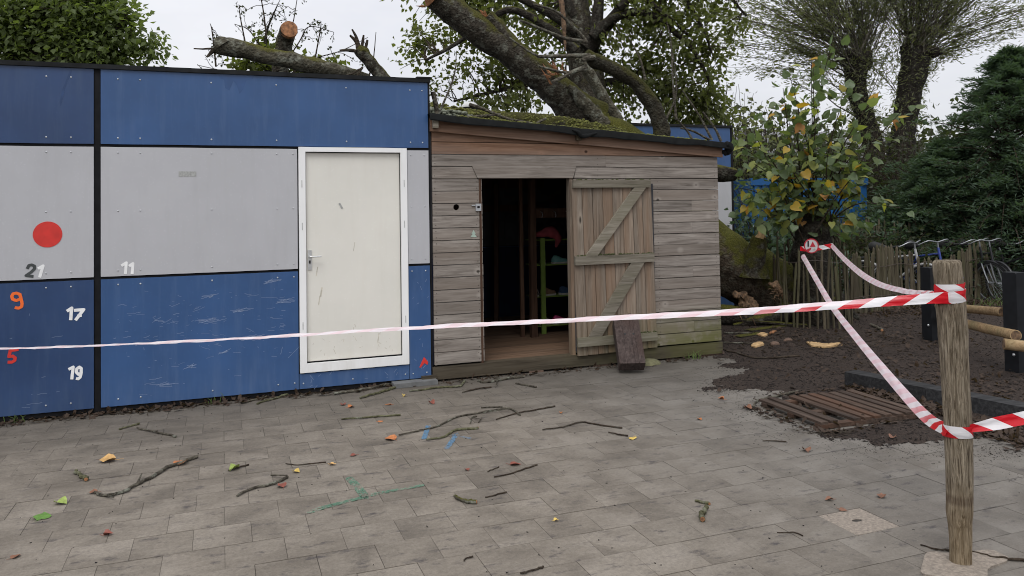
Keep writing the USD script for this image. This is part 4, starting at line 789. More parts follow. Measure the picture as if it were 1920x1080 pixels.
part(vent, 'collar', xform(trimesh.creation.cylinder(0.12, 0.2, sections=20), None, vent.loc - (0, 0, .12)), M['flash'])
# cut and broken limbs on the classroom roof
bl = thing('broken_limb', 'long lichen-covered limb lying across the classroom roof, broken at its left end', 'branch', (-1.5, 1.0, 3.1))
L1 = catmull([(-2.064,1,3.52),(-1.921,1,3.506),(-1.75,1,3.481),(-1.532,1,3.435),(-1.283,1,3.396),(-1.029,1,3.344),(-0.74,1,3.299),(-0.444,1,3.24)], 8)
lb = part(bl, 'limb', tube(L1, [0.075, 0.098, 0.088, 0.088, 0.092, 0.088, 0.078, 0.05], 20, 0.022, 8, 3), M['bark_lichen'], 60)
part(lb, 'knot', tube(catmull([(-1.964,0.96,3.518),(-1.995,0.96,3.561),(-2.026,0.96,3.593)], 4), [0.085, 0.06, 0.02], 12, 0.015, 12, 3), M['bark_lichen'], 60)
part(lb, 'twig', tube([(-2.079,0.98,3.476),(-2.173,0.98,3.465),(-2.261,0.98,3.465)], [0.011, 0.009, 0.006], 6), M['twigdark']); part(lb, 'twig', tube([(-2.064,0.98,3.465),(-2.101,0.98,3.418),(-2.137,0.98,3.382)], [0.026, 0.018, 0.010], 6, .004, 20), M['twigdark']); part(lb, 'twig', tube([(-0.755,0.98,3.235),(-0.625,0.98,3.295),(-0.506,0.98,3.348)], [0.011, 0.009, 0.006], 6), M['twigbark'])
b2 = thing('broken_limb', 'upright sawn limb with orange cut face standing on the classroom roof', 'branch', (-1.25, 1.4, 3.1))
L2 = catmull([(-1.372,1.35,3.233),(-1.36,1.35,3.414),(-1.329,1.35,3.61)] + [(-1.305,1.28,3.729), (-1.289,1.1,3.757)], 6)
l2 = part(b2, 'limb', tube(L2, [0.085, 0.098, 0.095, 0.09], 20, 0.016, 8, 6), M['bark'], 60)
dv = L2[-1] - L2[-4]; dv = dv / np.linalg.norm(dv); nf = dv; R_ = frame(nf)
cut = trimesh.creation.cylinder(0.086, 0.012, sections=22); part(l2, 'cut_face', tube(np.stack([L2[-1] - nf * .035, L2[-1] + nf * 0.02, L2[-1] + nf * .024]), [0.096, 0.090, 0.02], 20, 0.006, 30, 2), M['orangewood'])
b3 = thing('broken_limb', 'dark broken limb with upright finger-like twigs at the right of the classroom roof', 'branch', (-0.4, 1.0, 3.1))
l3 = part(b3, 'limb', tube(catmull([(-0.271,0.9,3.195),(-0.366,0.9,3.311),(-0.46,0.9,3.426),(-0.53,0.9,3.512),(-0.576,0.9,3.551)], 6), [0.075, 0.072, 0.070, 0.078, 0.05], 18, 0.02, 10, 8), M['bark'], 60)
for pl, r_ in (([(-0.562,0.88,3.536),(-0.591,0.88,3.617),(-0.66,0.88,3.684)], (.032, .012)), ([(-0.556,0.88,3.548),(-0.59,0.88,3.665),(-0.636,0.88,3.751)], (.022, .010)), ([(-0.533,0.88,3.537),(-0.52,0.88,3.621),(-0.508,0.88,3.694)], (.020, .012)), ([(-0.498,0.88,3.515),(-0.479,0.88,3.588),(-0.467,0.88,3.642)], (.020, .013)), ([(-0.595,0.86,3.506),(-0.688,0.86,3.513),(-0.775,0.86,3.502)], (.022, .014)), ([(-0.538,0.86,3.32),(-0.644,0.86,3.256),(-0.749,0.86,3.222)], (.012, .006)), ([(-0.526,0.86,3.332),(-0.562,0.86,3.271),(-0.598,0.86,3.211)], (.012, .008))):
    part(l3, 'twig', tube(catmull(pl, 4), np.linspace(*r_, 3), 8, .004, 20), M['twigdark'], 60)

# ------------------------------------------------------------------ barrier post and its tapes
PB = (1.364,-4.906,0)
pl = [(1.348,-4.918,-0.013),(1.349,-4.918,0.013),(1.352,-4.92,0.115),(1.352,-4.919,0.178),(1.35,-4.919,0.206),(1.351,-4.919,0.242),(1.356,-4.921,0.396),(1.356,-4.921,0.549),(1.355,-4.92,0.755),(1.351,-4.919,0.961),(1.347,-4.918,1.142),(1.338,-4.914,1.324),(1.331,-4.912,1.428),(1.33,-4.911,1.451),(1.33,-4.911,1.459)]
pl = np.array(pl); 
pr = np.array([36, 36.5, 38, 39, 41, 43.5, 45, 46, 47, 47.5, 49.5, 49.5, 49, 48, 42]) / 2 / FPX * 3.83
post = thing('barrier_post', 'weathered round timber post in the foreground wrapped with barrier tape', 'post', (PB[0], PB[1], 0))
def dense(p, r, m): 
    s = np.r_[0, np.cumsum(np.linalg.norm(np.diff(p, axis=0), axis=1))]; q = np.linspace(0, s[-1], m)
    return np.stack([np.interp(q, s, p[:, k]) for k in range(3)], 1), np.interp(q, s, r)
dp, drr = dense(pl, pr, 130)
part(post, 'shaft', tube(dp, drr, 72, 0.0055, 1.0, 5, (55, 55, 3.2)), M['post'], 45)
s = trimesh.creation.icosphere(1, 0.012); 
ft_ = Polygon([(PB[0] + 0.20 * math.cos(a) * (1 + .35 * math.sin(2.1 * a + 1)) - .02, PB[1] - 0.03 + 0.13 * math.sin(a) * (1 + .3 * math.cos(3 * a))) for a in np.linspace(0, 6.28, 26)[:-1]])
m = trimesh.creation.extrude_polygon(ft_, 0.012, engine='earcut'); m.apply_translation((0, 0, -0.004)); part(post, 'concrete_collar', m, M['tile_beige'])
def ribbon(p, w, wdir, n=40, fold=0.0, seed=0):
    """A strip along p with its own width direction at every point; uv in metres along and 0..1 across."""
    p = catmull(p, max(2, n // (len(p) - 1))); m = len(p)
    t = np.gradient(p, axis=0); t /= np.linalg.norm(t, axis=1, keepdims=True)
    wd = np.array(wdir(np.linspace(0, 1, m))) if callable(wdir) else np.tile(wdir, (m, 1)).astype(float)
    wd = wd - t * (wd * t).sum(1, keepdims=True); wd /= np.linalg.norm(wd, axis=1, keepdims=True); nn = np.cross(t, wd)
    ww = np.broadcast_to(np.interp(np.linspace(0, 1, m), np.linspace(0, 1, np.size(w)), np.atleast_1d(w)), (m,))
    u = np.linspace(-.5, .5, 7); L = np.r_[0, np.cumsum(np.linalg.norm(np.diff(p, axis=0), axis=1))]
    wr = (fbm(np.stack([L[:, None] * 9 + 0 * u, u[None] * 2 + 0 * L[:, None], 0 * L[:, None] + seed + 0 * u], -1), 3, seed) - .5) * 0.016 * (0.6 + fold)
    v = p[:, None] + (u[None, :, None] * ww[:, None, None]) * wd[:, None] + (wr + fold * 0.012 * np.abs(u[None] * 2))[..., None] * nn[:, None]
    uv = np.stack([L[:, None] + 0 * u, 0 * L[:, None] + u + .5], -1).reshape(-1, 2)
    i, j = np.meshgrid(np.arange(m - 1), np.arange(6), indexing='ij'); q = np.stack([i * 7 + j, (i + 1) * 7 + j, (i + 1) * 7 + j + 1, i * 7 + j + 1], -1).reshape(-1, 4)
    return (v.reshape(-1, 3), q), uv
def wrap(z_of, w, rad, a0, a1, mat, name, th, n=26):
    """Tape wound round the post."""
    a = np.linspace(a0, a1, n); c = np.array([np.interp(0.5 * (z_of(0) + z_of(1)), dp[:, 2], dp[:, k]) for k in range(2)]); r = np.interp(z_of(.5), dp[:, 2], drr) + rad
    p = np.stack([c[0] + r * np.cos(a), c[1] + r * np.sin(a), [z_of(t) for t in np.linspace(0, 1, n)]], 1)
    mm, uv = ribbon(p, w, (0, 0, 1.0), n * 2, 0.0, 3); return part(th, name, mm, mat, True, uv=uv)
fwd2 = np.array([math.sin(YAW), math.cos(YAW), 0]); lat = np.array([math.cos(YAW), -math.sin(YAW), 0])
t1 = thing('barrier_tape', 'long red and white barrier tape stretched across in front of classroom and shed', 'barrier tape', (PB[0], PB[1], 1.3))
tp = np.array([(1.254,-4.979,1.29),(1.102,-4.846,1.27),(0.867,-4.64,1.237),(0.456,-4.28,1.183),(-0.088,-3.803,1.124),(-0.575,-3.376,1.071),(-1.116,-2.901,1.008),(-1.532,-2.537,0.955),(-2.153,-1.992,0.882),(-2.851,-1.38,0.805),(-3.596,-0.726,0.732),(-4.147,-0.243,0.681)])
def tw(s): a = np.interp(s, [0, .05, .13, .34, .7, 1], [0.02, 0.18, 0.5, 0.85, 1.05, 1.1]); return np.stack([np.sin(a) * fwd2[0], np.sin(a) * fwd2[1], np.cos(a)], 1)
mm, uv = ribbon(tp, [0.052, 0.043, 0.033, 0.027, 0.023, 0.020], tw, 170, 0.3, 2); part(t1, 'strip', mm, M['tape_long'], True, uv=uv)
z1 = (1.361,-4.923,1.285)[2]; z2 = (1.342,-4.916,0.637)[2]; zt = (1.362,-4.923,1.303)[2]
AF = math.atan2(-fwd2[1], -fwd2[0])
wrap(lambda t: z1 - 0.010 + 0.022 * t, 0.058, 0.004, AF - 1.9, AF + 1.7, M['tape'], 'loop', t1)
t2 = thing('barrier_tape', 'sagging barrier tape running from the guarded sapling down to the lower part of the post', 'barrier tape', (PB[0], PB[1], .6))
tp2 = np.array([(5.193,0.609,1.07),(4.39,-0.529,0.899),(3.596,-1.653,0.741),(2.803,-2.778,0.664),(2.244,-3.57,0.624),(1.789,-4.214,0.599),(1.508,-4.613,0.599),(1.286,-4.927,0.646)])
mm, uv = ribbon(tp2[::-1], [0.062, 0.06, 0.055, 0.06], lambda s: np.stack([0.75 * lat[0] + 0 * s, 0.75 * lat[1] + 0 * s, 0.6 + 0.4 * (1 - s) ** 3], 1), 120, 0.5, 4); part(t2, 'strip', mm, M['tape_pale'], True, uv=uv)
wrap(lambda t: z2 - 0.004 + 0.006 * math.sin(3 * t), 0.056, 0.005, AF - 2.0, AF + 1.9, M['tape'], 'loop', t2)
tp4 = np.array([(1.365,-4.978,0.658),(1.443,-5.006,0.672),(1.515,-5.033,0.686),(1.624,-5.074,0.707),(1.781,-5.132,0.74),(1.95,-5.195,0.777)])
mm, uv = ribbon(tp4, [0.038, 0.058, 0.06, 0.06], (0.1, 0.1, 1.0), 60, 0.6, 6); part(t2, 'strip', mm, M['tape'], True, uv=uv, label='end running out to the right')
t3 = thing('barrier_tape', 'barrier tape drooping in a curve from the guarded sapling to the top of the post', 'barrier tape', (PB[0], PB[1], 1.35))
tp3 = np.array([(5.59,0.516,1.195),(4.629,-0.712,1.126),(3.685,-1.917,1.089),(2.906,-2.911,1.104),(2.206,-3.806,1.167),(1.758,-4.378,1.23),(1.371,-4.873,1.295)])
mm, uv = ribbon(tp3[::-1], [0.030, 0.036, 0.055, 0.055], lambda s: np.stack([0.5 * lat[0] + 0 * s, 0.5 * lat[1] + 0 * s, 0.75 + 0 * s], 1), 110, 0.5, 8); part(t3, 'strip', mm, M['tape_pale'], True, uv=uv)
wrap(lambda t: zt + 0.016 + 0.012 * t, 0.046, 0.003, AF - 1.8, AF + 1.6, M['tape'], 'loop', t3)

# ------------------------------------------------------------------ timber round the soil bed
kb = thing('kerb_sleeper', 'black timber kerb beam lying along the edge of the soil bed', 'kerb', (3.519,-2.587,0))
k0, k1 = np.array((3.525,-1.868,0)), np.array((3.797,-3.44,0)); kd = (k1 - k0) / np.linalg.norm(k1 - k0); kn = np.array([-kd[1], kd[0], 0]); kn = kn if kn[0] > 0 else -kn
k1 = k1 + kd * 0.9
for a, b in ((0, 0.80), (0.803, np.linalg.norm(k1 - k0))):
    m = xform(cbox(a, b, 0, 0.17, -0.06, 0.15, 0.010), np.stack([kd, kn, (0, 0, 1)], 1), k0); v = np.asarray(m.vertices); m.vertices = v; part(kb, 'beam', m, M['kerbwood'])
gr = thing('slatted_grid', 'brown wooden slatted grid lying on the ground beside the soil bed', 'grid', (2.758,-2.537,0))
g0, g1, g3 = np.array((2.371,-2.076,0)), np.array((2.33,-2.878,0)), np.array((3.393,-2.132,0))
gd, gs = (g1 - g0), (g3 - g0); gdu, gsu = gd / np.linalg.norm(gd), gs / np.linalg.norm(gs); LG = np.linalg.norm(gd); WG = np.linalg.norm(gs); R_ = np.stack([gdu, gsu, (0, 0, 1)], 1)
for k in range(10):
    if k == 2: continue
    o = g0 + gsu * (k + .08) * WG / 10; dl = rs.uniform(-.02, .02)
    part(gr, 'slat', xform(cbox(dl, LG + dl, 0, WG / 10 * 0.66, 0.036, 0.056, 0.004), R_, o), M['slat'])
for f in (0.06, 0.5, 0.92): part(gr, 'cross_bearer', xform(cbox(LG * f, LG * f + 0.07, 0, WG, 0.004, 0.0355, 0.003), R_, g0), M['slat'])
bp = dict(a=arr(*(6.262,-0.421,0)), b=arr(*(5.419,-2.168,0)))
def blackpost(o, top, label, w=0.145):
    t = thing('rail_post', label, 'post', o); part(t, 'post', cbox(o[0] - w / 2, o[0] + w / 2, o[1] - w / 2, o[1] + w / 2, -0.1, top, 0.012), M['blackpost'])
    part(t, 'bolt', xform(trimesh.creation.icosphere(1, .016), None, (o[0] - w / 2, o[1] - w / 2 + .05, .22)), M['steel']); return t
blackpost(bp['a'], 0.93, 'black square post directly behind the weathered foreground post'); blackpost(bp['b'], 1.03, 'black post at the right edge of the picture', 0.15)
def rail(a, b, r_, label, endface=True):
    a, b = np.asarray(a), np.asarray(b); t = thing('log_rail', label, 'rail', (a + b) / 2); n = 14
    p = a + (b - a) * np.linspace(0, 1, n)[:, None]; part(t, 'log', tube(p, [r_] * n, 14, .004, 6, 3), M['rail'], 50)
    d = (b - a) / np.linalg.norm(b - a); part(t, 'end_face', tube(np.stack([b - d * .01, b + d * .003]), [r_ * .9, r_ * .85], 14), M['tornwood'])
rail(bp['a'] + (0, -.11, 0.46), bp['b'] + (-.02, .12, 0.62), 0.045, 'upper log rail running to the right edge post')
rail(bp['a'] + (.05, -.12, 0.31), arr(*(5.204,-2.328,0.44)), 0.052, 'lower log rail with its sawn end facing forward')
rail(arr(*(5.333,-2.696,0.342)), arr(*(4.951,-2.394,0.387)), 0.052, 'short log rail at the right edge below the others')

# ------------------------------------------------------------------ block leaning on the shed door
B0, B1 = arr(2.01, -0.50, 0.075), arr(2.135, -0.135, 0.50)
ax = (B1 - B0) / np.linalg.norm(B1 - B0); sd_ = np.cross(ax, (0, 0, 1.0)); sd_ /= np.linalg.norm(sd_); sd_ = sd_ if sd_[0] > 0 else -sd_; nn_ = np.cross(sd_, ax); nn_ = nn_ if nn_[1] < 0 else -nn_
RB = np.stack([sd_, nn_, ax], 1); LB = np.linalg.norm(B1 - B0)
blk = thing('timber_block', 'short thick dark creosoted timber block leaning against the open shed door', 'timber block', (2.0, -.5, 0))
ms = []
for a, b, top in ((-0.135, -0.055, -0.02), (-0.053, 0.030, -0.005), (0.032, 0.068, 0.045), (0.070, 0.135, 0.0)):
    ms.append(cbox(a, b, -0.07, 0.07, 0, LB + top, 0.006))
part(blk, 'timber', xform(join(ms), RB, B0), M['sleeper'])
for x in (-.035, .055):
    c = trimesh.creation.cylinder(0.011, 0.006, sections=12); c.apply_transform(trimesh.transformations.rotation_matrix(np.pi / 2, (1, 0, 0))); part(blk, 'bolt_hole', xform(c, RB, B0 + RB @ arr(x, 0.0695, LB * .62)), M['rubber'])
m = cbox(-0.42, 0.02, -0.14, 0.06, 0.002, 0.045, .006); solo('concrete_slab', m, M['slab'], 'grey concrete slab under the corner between classroom and shed', 'slab')
solo('timber_offcut', cbox(-0.12, 0.03, -0.055, 0.05, 0.046, 0.075, .004), M['beam'], 'dark timber piece lying on the grey slab at the shed corner', 'timber')
for k, (x, y, w, lab) in enumerate(((1.05, .04, .16, 'dark brick under the shed sill left of the doorway middle'), (1.80, .05, .22, 'brick under the shed sill left of the leaning block'), (3.2, .06, .3, 'brick under the right end of the shed sill'))):
    solo('brick', cbox(x, x + w, y - .06, y + .06, -.03, .021, .006), M['brick'], lab, 'brick')
s = trimesh.creation.icosphere(3, 1); s.vertices *= (0.15, .09, .055); s.vertices += (fbm(s.vertices * 9, 3, 2)[:, None] - .5) * .03; solo('stone', xform(s, None, (2.42, -.13, .0)), M['stone'], 'flat mossy stone just right of the leaning block', 'stone', smooth=50)

# ------------------------------------------------------------------ sapling inside its paling guard
LC = arr(5.93, 1.28, 0.0)
tg = thing('tree_guard', 'round guard of upright split chestnut pales round the young lime', 'tree guard', LC)
rg = np.random.default_rng(31)
def pale(x, y, h, w, th, lean, seed, base=0.0, face=(0, -1)):
    """A split pale: tapering, pointed, slightly bent."""
    n = 6; z = np.linspace(0, h, n); zz = np.r_[z[:-1], h * .965, h]
    wd = np.r_[np.ones(n - 1), .8, .12] * w / 2 * np.r_[1, 1 + .12 * np.sin(seed + np.arange(n))]
    px = lean[0] * zz + .012 * np.sin(zz * 4 + seed); py = lean[1] * zz + .01 * np.cos(zz * 3 + seed * 2)
    f = np.array([face[0], face[1]]); f = f / np.linalg.norm(f); s_ = np.array([-f[1], f[0]])
    v = []
    for k in range(len(zz)):
        for a, b in ((-1, .3), (-.35, 1), (.45, .9), (1, .2), (.2, -.6)):
            q = np.array([x + px[k], y + py[k]]) + s_ * wd[k] * a + f * th * .5 * b * (1 if k < n else .4); v.append((*q, base + zz[k]))
    m = len(zz); f_ = []
    for k in range(m - 1):
        for j in range(5): a, b, c, d = k * 5 + j, k * 5 + (j + 1) % 5, (k + 1) * 5 + (j + 1) % 5, (k + 1) * 5 + j; f_ += [(a, c, b), (a, d, c)]
    return trimesh.Trimesh(v, f_ + [((m - 1) * 5, (m - 1) * 5 + j, (m - 1) * 5 + j + 1) for j in range(1, 4)], process=False)
for k in range(40):
    a = k / 40 * 2 * np.pi + rg.normal(0, .03); r_ = .50 + rg.normal(0, .02)
    part(tg, 'pale', pale(LC[0] + r_ * math.cos(a), LC[1] + r_ * math.sin(a), rg.uniform(.84, 1.14) if math.sin(a) < -.2 else rg.uniform(1.0, 1.28), rg.uniform(.022, .040), .03, rg.normal(0, .026, 2) - .03 * arr(math.cos(a), math.sin(a)), k, .0, (math.cos(a), math.sin(a))), M['pale'])
for z in (.32, .95): part(tg, 'wire', tube([(LC[0] + .525 * math.cos(a), LC[1] + .525 * math.sin(a), z + .02 * math.sin(5 * a)) for a in np.linspace(0, 6.283, 40)], [.004], 4, caps=False), M['wire'])
lm = thing('lime_sapling', 'young coppiced lime with large yellowing leaves growing out of the paling guard', 'tree', LC)
part(lm, 'trunk', tube(catmull(arr(LC, LC + (.02, .0, .5), LC + (.0, .02, 1.0), LC + (.05, .0, 1.35), LC + (.03, 0, 1.6)), 6), [.27, .25, .25, .25, .12], 18, .06, 6, 2), M['bark_dark'], 60)
part(lm, 'trunk', tube(catmull(arr(LC + (.12, .02, .8), LC + (.26, .05, 1.2), LC + (.3, .05, 1.6)), 6), [.11, .10, .06], 14, .03, 6, 3), M['bark_dark'], 60)
heads = [(4.705,1.164,1.664),(4.747,1.148,1.992),(4.893,1.094,2.355),(4.651,1.184,2.286),(4.97,1.066,2.721),(5.047,1.037,3.087),(5.259,0.958,3.341),(5.472,0.879,3.595),(5.714,0.789,3.628),(5.89,0.724,3.809),(5.98,0.691,4.059),(5.976,0.692,3.144),(6.156,0.625,3.436),(6.212,0.605,2.957),(6.419,0.527,3.027),(6.305,0.57,2.625),(6.394,0.537,2.11),(6.382,0.541,1.672),(6.457,0.514,1.89),(6.171,0.62,1.457),(6.058,0.662,2.336),(5.797,0.759,2.853),(5.598,0.832,3.151),(5.315,0.938,2.788),(5.134,1.005,2.425),(5.441,0.891,2.346),(5.717,0.788,2.415),(5.019,1.047,1.914),(5.288,0.948,1.691),(5.498,0.869,1.906),(5.837,0.744,1.754),(6.116,0.64,1.969),(4.872,1.102,1.479),(5.214,0.975,1.473),(5.928,0.71,1.315),(5.709,0.791,2.122),(4.761,1.143,2.614),(4.87,1.103,2.869),(5.39,0.91,3.044),(5.093,1.02,2.132),(5.622,0.824,2.71),(6.033,0.671,2.703),(4.674,1.175,1.811),(6.332,0.56,2.331)]
fol, ylw = [], []
for k, h in enumerate(heads):
    h = np.array(h) + (rg.normal(0, .05), rg.normal(0, .28), 0); b = LC + (rg.normal(.08, .12), rg.normal(0, .1), rg.uniform(1.1, 1.6))
    mid = (b + h) / 2 + (0.10 * (h[0] - b[0]), 0, .18 * np.linalg.norm(h - b) * (0.6 if h[2] > 2.2 else 1)); P_ = catmull(arr(b, mid, h), 9)
    part(lm, 'shoot', tube(P_, np.linspace(.013, .004, len(P_)), 5), M['twigdark'], True)
    for q in range(int(14 + 7 * np.linalg.norm(h - b))):
        t = 1 - rg.random() ** 1.3 * .72; fol.append(P_[int(t * (len(P_) - 1))] + rg.normal(0, 1, 3) * (.075, .09, .06))
fol = np.array(fol); rg.shuffle(fol); fol = fol[(fol[:, 2] > 1.25)]
dcam = np.linalg.norm(fol - CAM, axis=1)
tips = np.array([np.array(h) for h in heads]); tipd = np.min(np.linalg.norm(fol[:, None, [0, 2]] - tips[None, :, [0, 2]], axis=2), axis=1)
nleaf = 0
for k, c in enumerate(fol[:290]):
    u = rg.random(); mt = 'lime_yellow' if u < .22 else 'lime_brown' if u < .25 else 'lime'
    out_ = (c - LC - (0, 0, 1.6)); out_ /= np.linalg.norm(out_)
    a = out_ * .55 + rg.normal(0, .45, 3); a[2] -= .55; R_ = frame(a, rg.normal(0, .5, 3) + (0, -.5, 1)); hv, hf = heart(rg, .35)
    part(lm, 'leaf', (c + hv @ R_.T * rg.uniform(.10, .165), hf), M[mt], True); nleaf += 1
ms = []
for tplk in range(4):
    q = fol[290 + tplk:290 + int((len(fol) - 290) * .72):4]; ms.append(scatter(q, .12, rg, heart(rg, .35), (q - LC - (0, 0, 1.6)) / 1.2, .5, .35))
part(lm, 'smaller_leaves', join(ms), M['lime_mix'], kind='stuff')
# tape and round sign tied round its trunk
sg = thing('round_sign', 'round red and white sign tied to the sapling trunk', 'sign', (5.273,0.526,1.19))
Rn = np.stack([lat, (0, 0, 1.0), -fwd2], 1)
def disc(r0_, r1_, t): 
    pg = Point(0, 0).buffer(r1_, quad_segs=10); pg = pg.difference(Point(0, 0).buffer(r0_, quad_segs=10)) if r0_ else pg
    return trimesh.creation.extrude_polygon(pg, t, engine='earcut')
M['sign_white'] = plain('sign_white', (.45, .43, .42), .5, .12); M['sign_red'] = plain('sign_red', (.36, .012, .025), .45, .12); M['sign_black'] = plain('sign_black', (.015, .015, .016), .5)
part(sg, 'face', xform(disc(0, .094, .004), Rn, sg.loc), M['sign_white']); part(sg, 'rim', xform(disc(.084, .097, .007), Rn, sg.loc), M['sign_red'])
def onface(poly, mat, nm, z=.0045): part(sg, nm, xform(trimesh.creation.extrude_polygon(poly, .002, engine='earcut'), Rn, sg.loc + Rn @ arr(0, 0, z)), M[mat])
onface(Polygon([(-.052, -.01), (-.030, -.01), (-.030, .065), (-.052, .065)]), 'sign_black', 'black_bar'); onface(Polygon([(-.02, -.012), (.055, -.012), (.018, .058)]), 'sign_red', 'red_triangle'); onface(Polygon([(-.075, -.05), (.0, -.02), (-.01, -.05), (-.045, -.08)]), 'sign_red', 'red_patch'); onface(Polygon([(.012, -.05), (.04, -.03), (.055, -.045), (.028, -.07)]), 'tape_grey', 'grey_mark')
t5 = thing('barrier_tape', 'short red and white tape wound round the sapling trunk behind the sign', 'barrier tape', LC + (0, 0, 1.2))
mm, uv = ribbon(np.array([(5.217,0.675,1.151),(5.317,0.638,1.142),(5.45,0.589,1.154),(5.564,0.546,1.173),(5.631,0.522,1.186)]), .062, (0, 0, 1.0), 40, .3, 5); part(t5, 'strip', mm, M['tape'], True, uv=uv)

# ------------------------------------------------------------------ chestnut paling fences
fc = thing('paling_fence', 'low chestnut paling fence in front of the parked bicycles, its right end leaning over', 'fence', (9, 2, 0))
fa, fb = arr(*(7.167,1.804,0)), arr(*(11.078,2.277,0)); nF = 74
for k in range(nF):
    t = k / (nF - 1); c = fa + (fb - fa) * t; c = c + rg.normal(0, .012, 3) * (1, 1, 0)
    ln = rg.normal(0, .03) + (0.55 * max(0, (t - .86) / .14) ** 1.3 if False else 0)
    if t > .87: ln = -(t - .87) / .13 * .75 + rg.normal(0, .03)
    part(fc, 'pale', pale(c[0], c[1], rg.uniform(.88, 1.02) * (1 + .14 * math.sin(t * 9)) - .05, rg.uniform(.035, .075), .03, (ln, rg.normal(0, .02)), k, .0, (-.3, -1)), M['pale'])
for z in (.28, .74): part(fc, 'wire', tube(catmull([tuple(fa + (fb - fa) * t + (0, -.03, z + .02 * math.sin(t * 31))) for t in np.linspace(0, 1, 12)], 4), [.005], 4), M['wire'])
fc2 = thing('paling_fence', 'second chestnut paling fence farther back at the foot of the dark hedge', 'fence', (11, 5, 0))
fa, fb = arr(*(7.665,4.652,0.86)), arr(*(11.609,3.614,0.774)); fa[2] = fb[2] = 0
for k in range(62):
    t = k / 61; c = fa + (fb - fa) * t; tz = 1.45 + .10 * math.sin(t * 7) - .25 * max(0, t - .8) * 3
    ln = -.35 * max(0, (t - .7) / .3) + rg.normal(0, .03)
    part(fc2, 'pale', pale(c[0], c[1], tz + rg.normal(0, .05), rg.uniform(.03, .05), .03, (ln, rg.normal(0, .02)), k, 0, (-.3, -1)), M['pale'])
for z in (.4, 1.15): part(fc2, 'wire', tube(arr(fa + (0, -.03, z), fb + (0, -.03, z)), [.006], 4), M['wire'])

# ------------------------------------------------------------------ bicycles
def bicycle(o, ang, label, fm, bar_m, kind=0, lean=.06):
    t = thing('bicycle', label, 'bicycle', o); c, s = math.cos(ang), math.sin(ang)
    R_ = np.array([[c, -s, 0], [s, c, 0], [0, 0, 1]]) @ np.array([[1, 0, 0], [0, math.cos(lean), -math.sin(lean)], [0, math.sin(lean), math.cos(lean)]])
    q = lambda m: xform(m, R_, o)
    def tb(p, r_, sd=7): return tube(np.array(p, float), r_, sd)
    for nm, x in (('rear_wheel', 0.0), ('front_wheel', 1.06)):
        ring = [(x + .335 * math.cos(a), 0, .35 + .335 * math.sin(a)) for a in np.linspace(0, 2 * np.pi, 37)]
        w = part(t, nm, q(tube(ring, [.019] * 37, 8, caps=False)), M['rubber'], 50)
        ring = [(x + .308 * math.cos(a), 0, .35 + .308 * math.sin(a)) for a in np.linspace(0, 2 * np.pi, 37)]
        part(w, 'rim', q(tube(ring, [.010] * 37, 6, caps=False)), M['silver'], 50)
        part(w, 'spokes', q(join([tb([(x, .02 * (-1) ** k, .35), (x + .30 * math.cos(a), 0, .35 + .30 * math.sin(a))], [.0016, .0016], 3) for k, a in enumerate(np.linspace(0, 2 * np.pi, 29)[:-1])])), M['chrome'])
        part(w, 'hub', q(tb([(x, -.05, .35), (x, .05, .35)], [.02, .02])), M['chrome'])
        part(t, 'mudguard', q(tube([(x + .365 * math.cos(a), 0, .35 + .365 * math.sin(a)) for a in np.linspace(.35, 2.9, 16)], [.022] * 16, 6)), M[fm], 60)
    part(t, 'frame', q(join([tb([(.40, 0, .30), (.30, 0, .86)], [.017, .017]), tb([(.40, 0, .30), (.93, 0, .72)], [.019, .019]), tb([(.34, 0, .62 if kind else .78), (.915, 0, .86)], [.017, .017]), tb([(.945, 0, .68), (.895, 0, .96)], [.02, .02]),
         tb([(0, .06, .35), (.40, .03, .30)], [.01, .01]), tb([(0, -.06, .35), (.40, -.03, .30)], [.01, .01]), tb([(0, .06, .35), (.33, .02, .74)], [.009, .009]), tb([(0, -.06, .35), (.33, -.02, .74)], [.009, .009])])), M[fm], 50)
    part(t, 'fork', q(join([tb([(.94, .045, .68), (1.0, .055, .5), (1.06, .055, .35)], [.014, .012, .009]), tb([(.94, -.045, .68), (1.0, -.055, .5), (1.06, -.055, .35)], [.014, .012, .009])])), M[bar_m], 50)
    hb = part(t, 'handlebar', q(tube(catmull(arr((.70, -.30, 1.02), (.80, -.29, 1.03), (.90, -.18, 1.09), (.90, 0, 1.06), (.90, .18, 1.09), (.80, .29, 1.03), (.70, .30, 1.02)), 5), [.010], 8)), M['chrome'], 50)
    part(hb, 'grips', q(join([tb([(.66, sg_ * .305, 1.015), (.78, sg_ * .292, 1.03)], [.018, .018]) for sg_ in (-1, 1)])), M['rubber'], 50); part(hb, 'stem', q(tb([(.895, 0, .95), (.89, 0, 1.06)], [.013, .013])), M['chrome'])
    part(t, 'saddle', q(tube(catmull(arr((.12, 0, .97), (.20, 0, .985), (.32, 0, .98), (.42, 0, .975)), 4), [.075, .085, .05, .018], 10)), M['rubber'], 50); part(t, 'seat_post', q(tb([(.30, 0, .84), (.27, 0, .96)], [.013, .013])), M['chrome'])
    part(t, 'crank', q(join([tb([(.40, -.05, .30), (.40, .05, .30)], [.055, .055], 14), tb([(.40, .06, .30), (.52, .07, .20)], [.009, .009]), tb([(.40, -.06, .30), (.28, -.07, .40)], [.009, .009])])), M['chrome'])
    part(t, 'carrier', q(join([tb([(-.25, sg_ * .06, .78), (.25, sg_ * .06, .78)], [.007, .007], 5) for sg_ in (-1, 1)] + [tb([(x, -.06, .78), (x, .06, .78)], [.006, .006], 5) for x in (-.25, -.1, .08, .24)] + [tb([(-.1, sg_ * .07, .78), (0, sg_ * .07, .36)], [.006, .006], 5) for sg_ in (-1, 1)])), M['bikeblack'])
def bk_at(p): p = np.array(p); p[2] = 0.0; return p
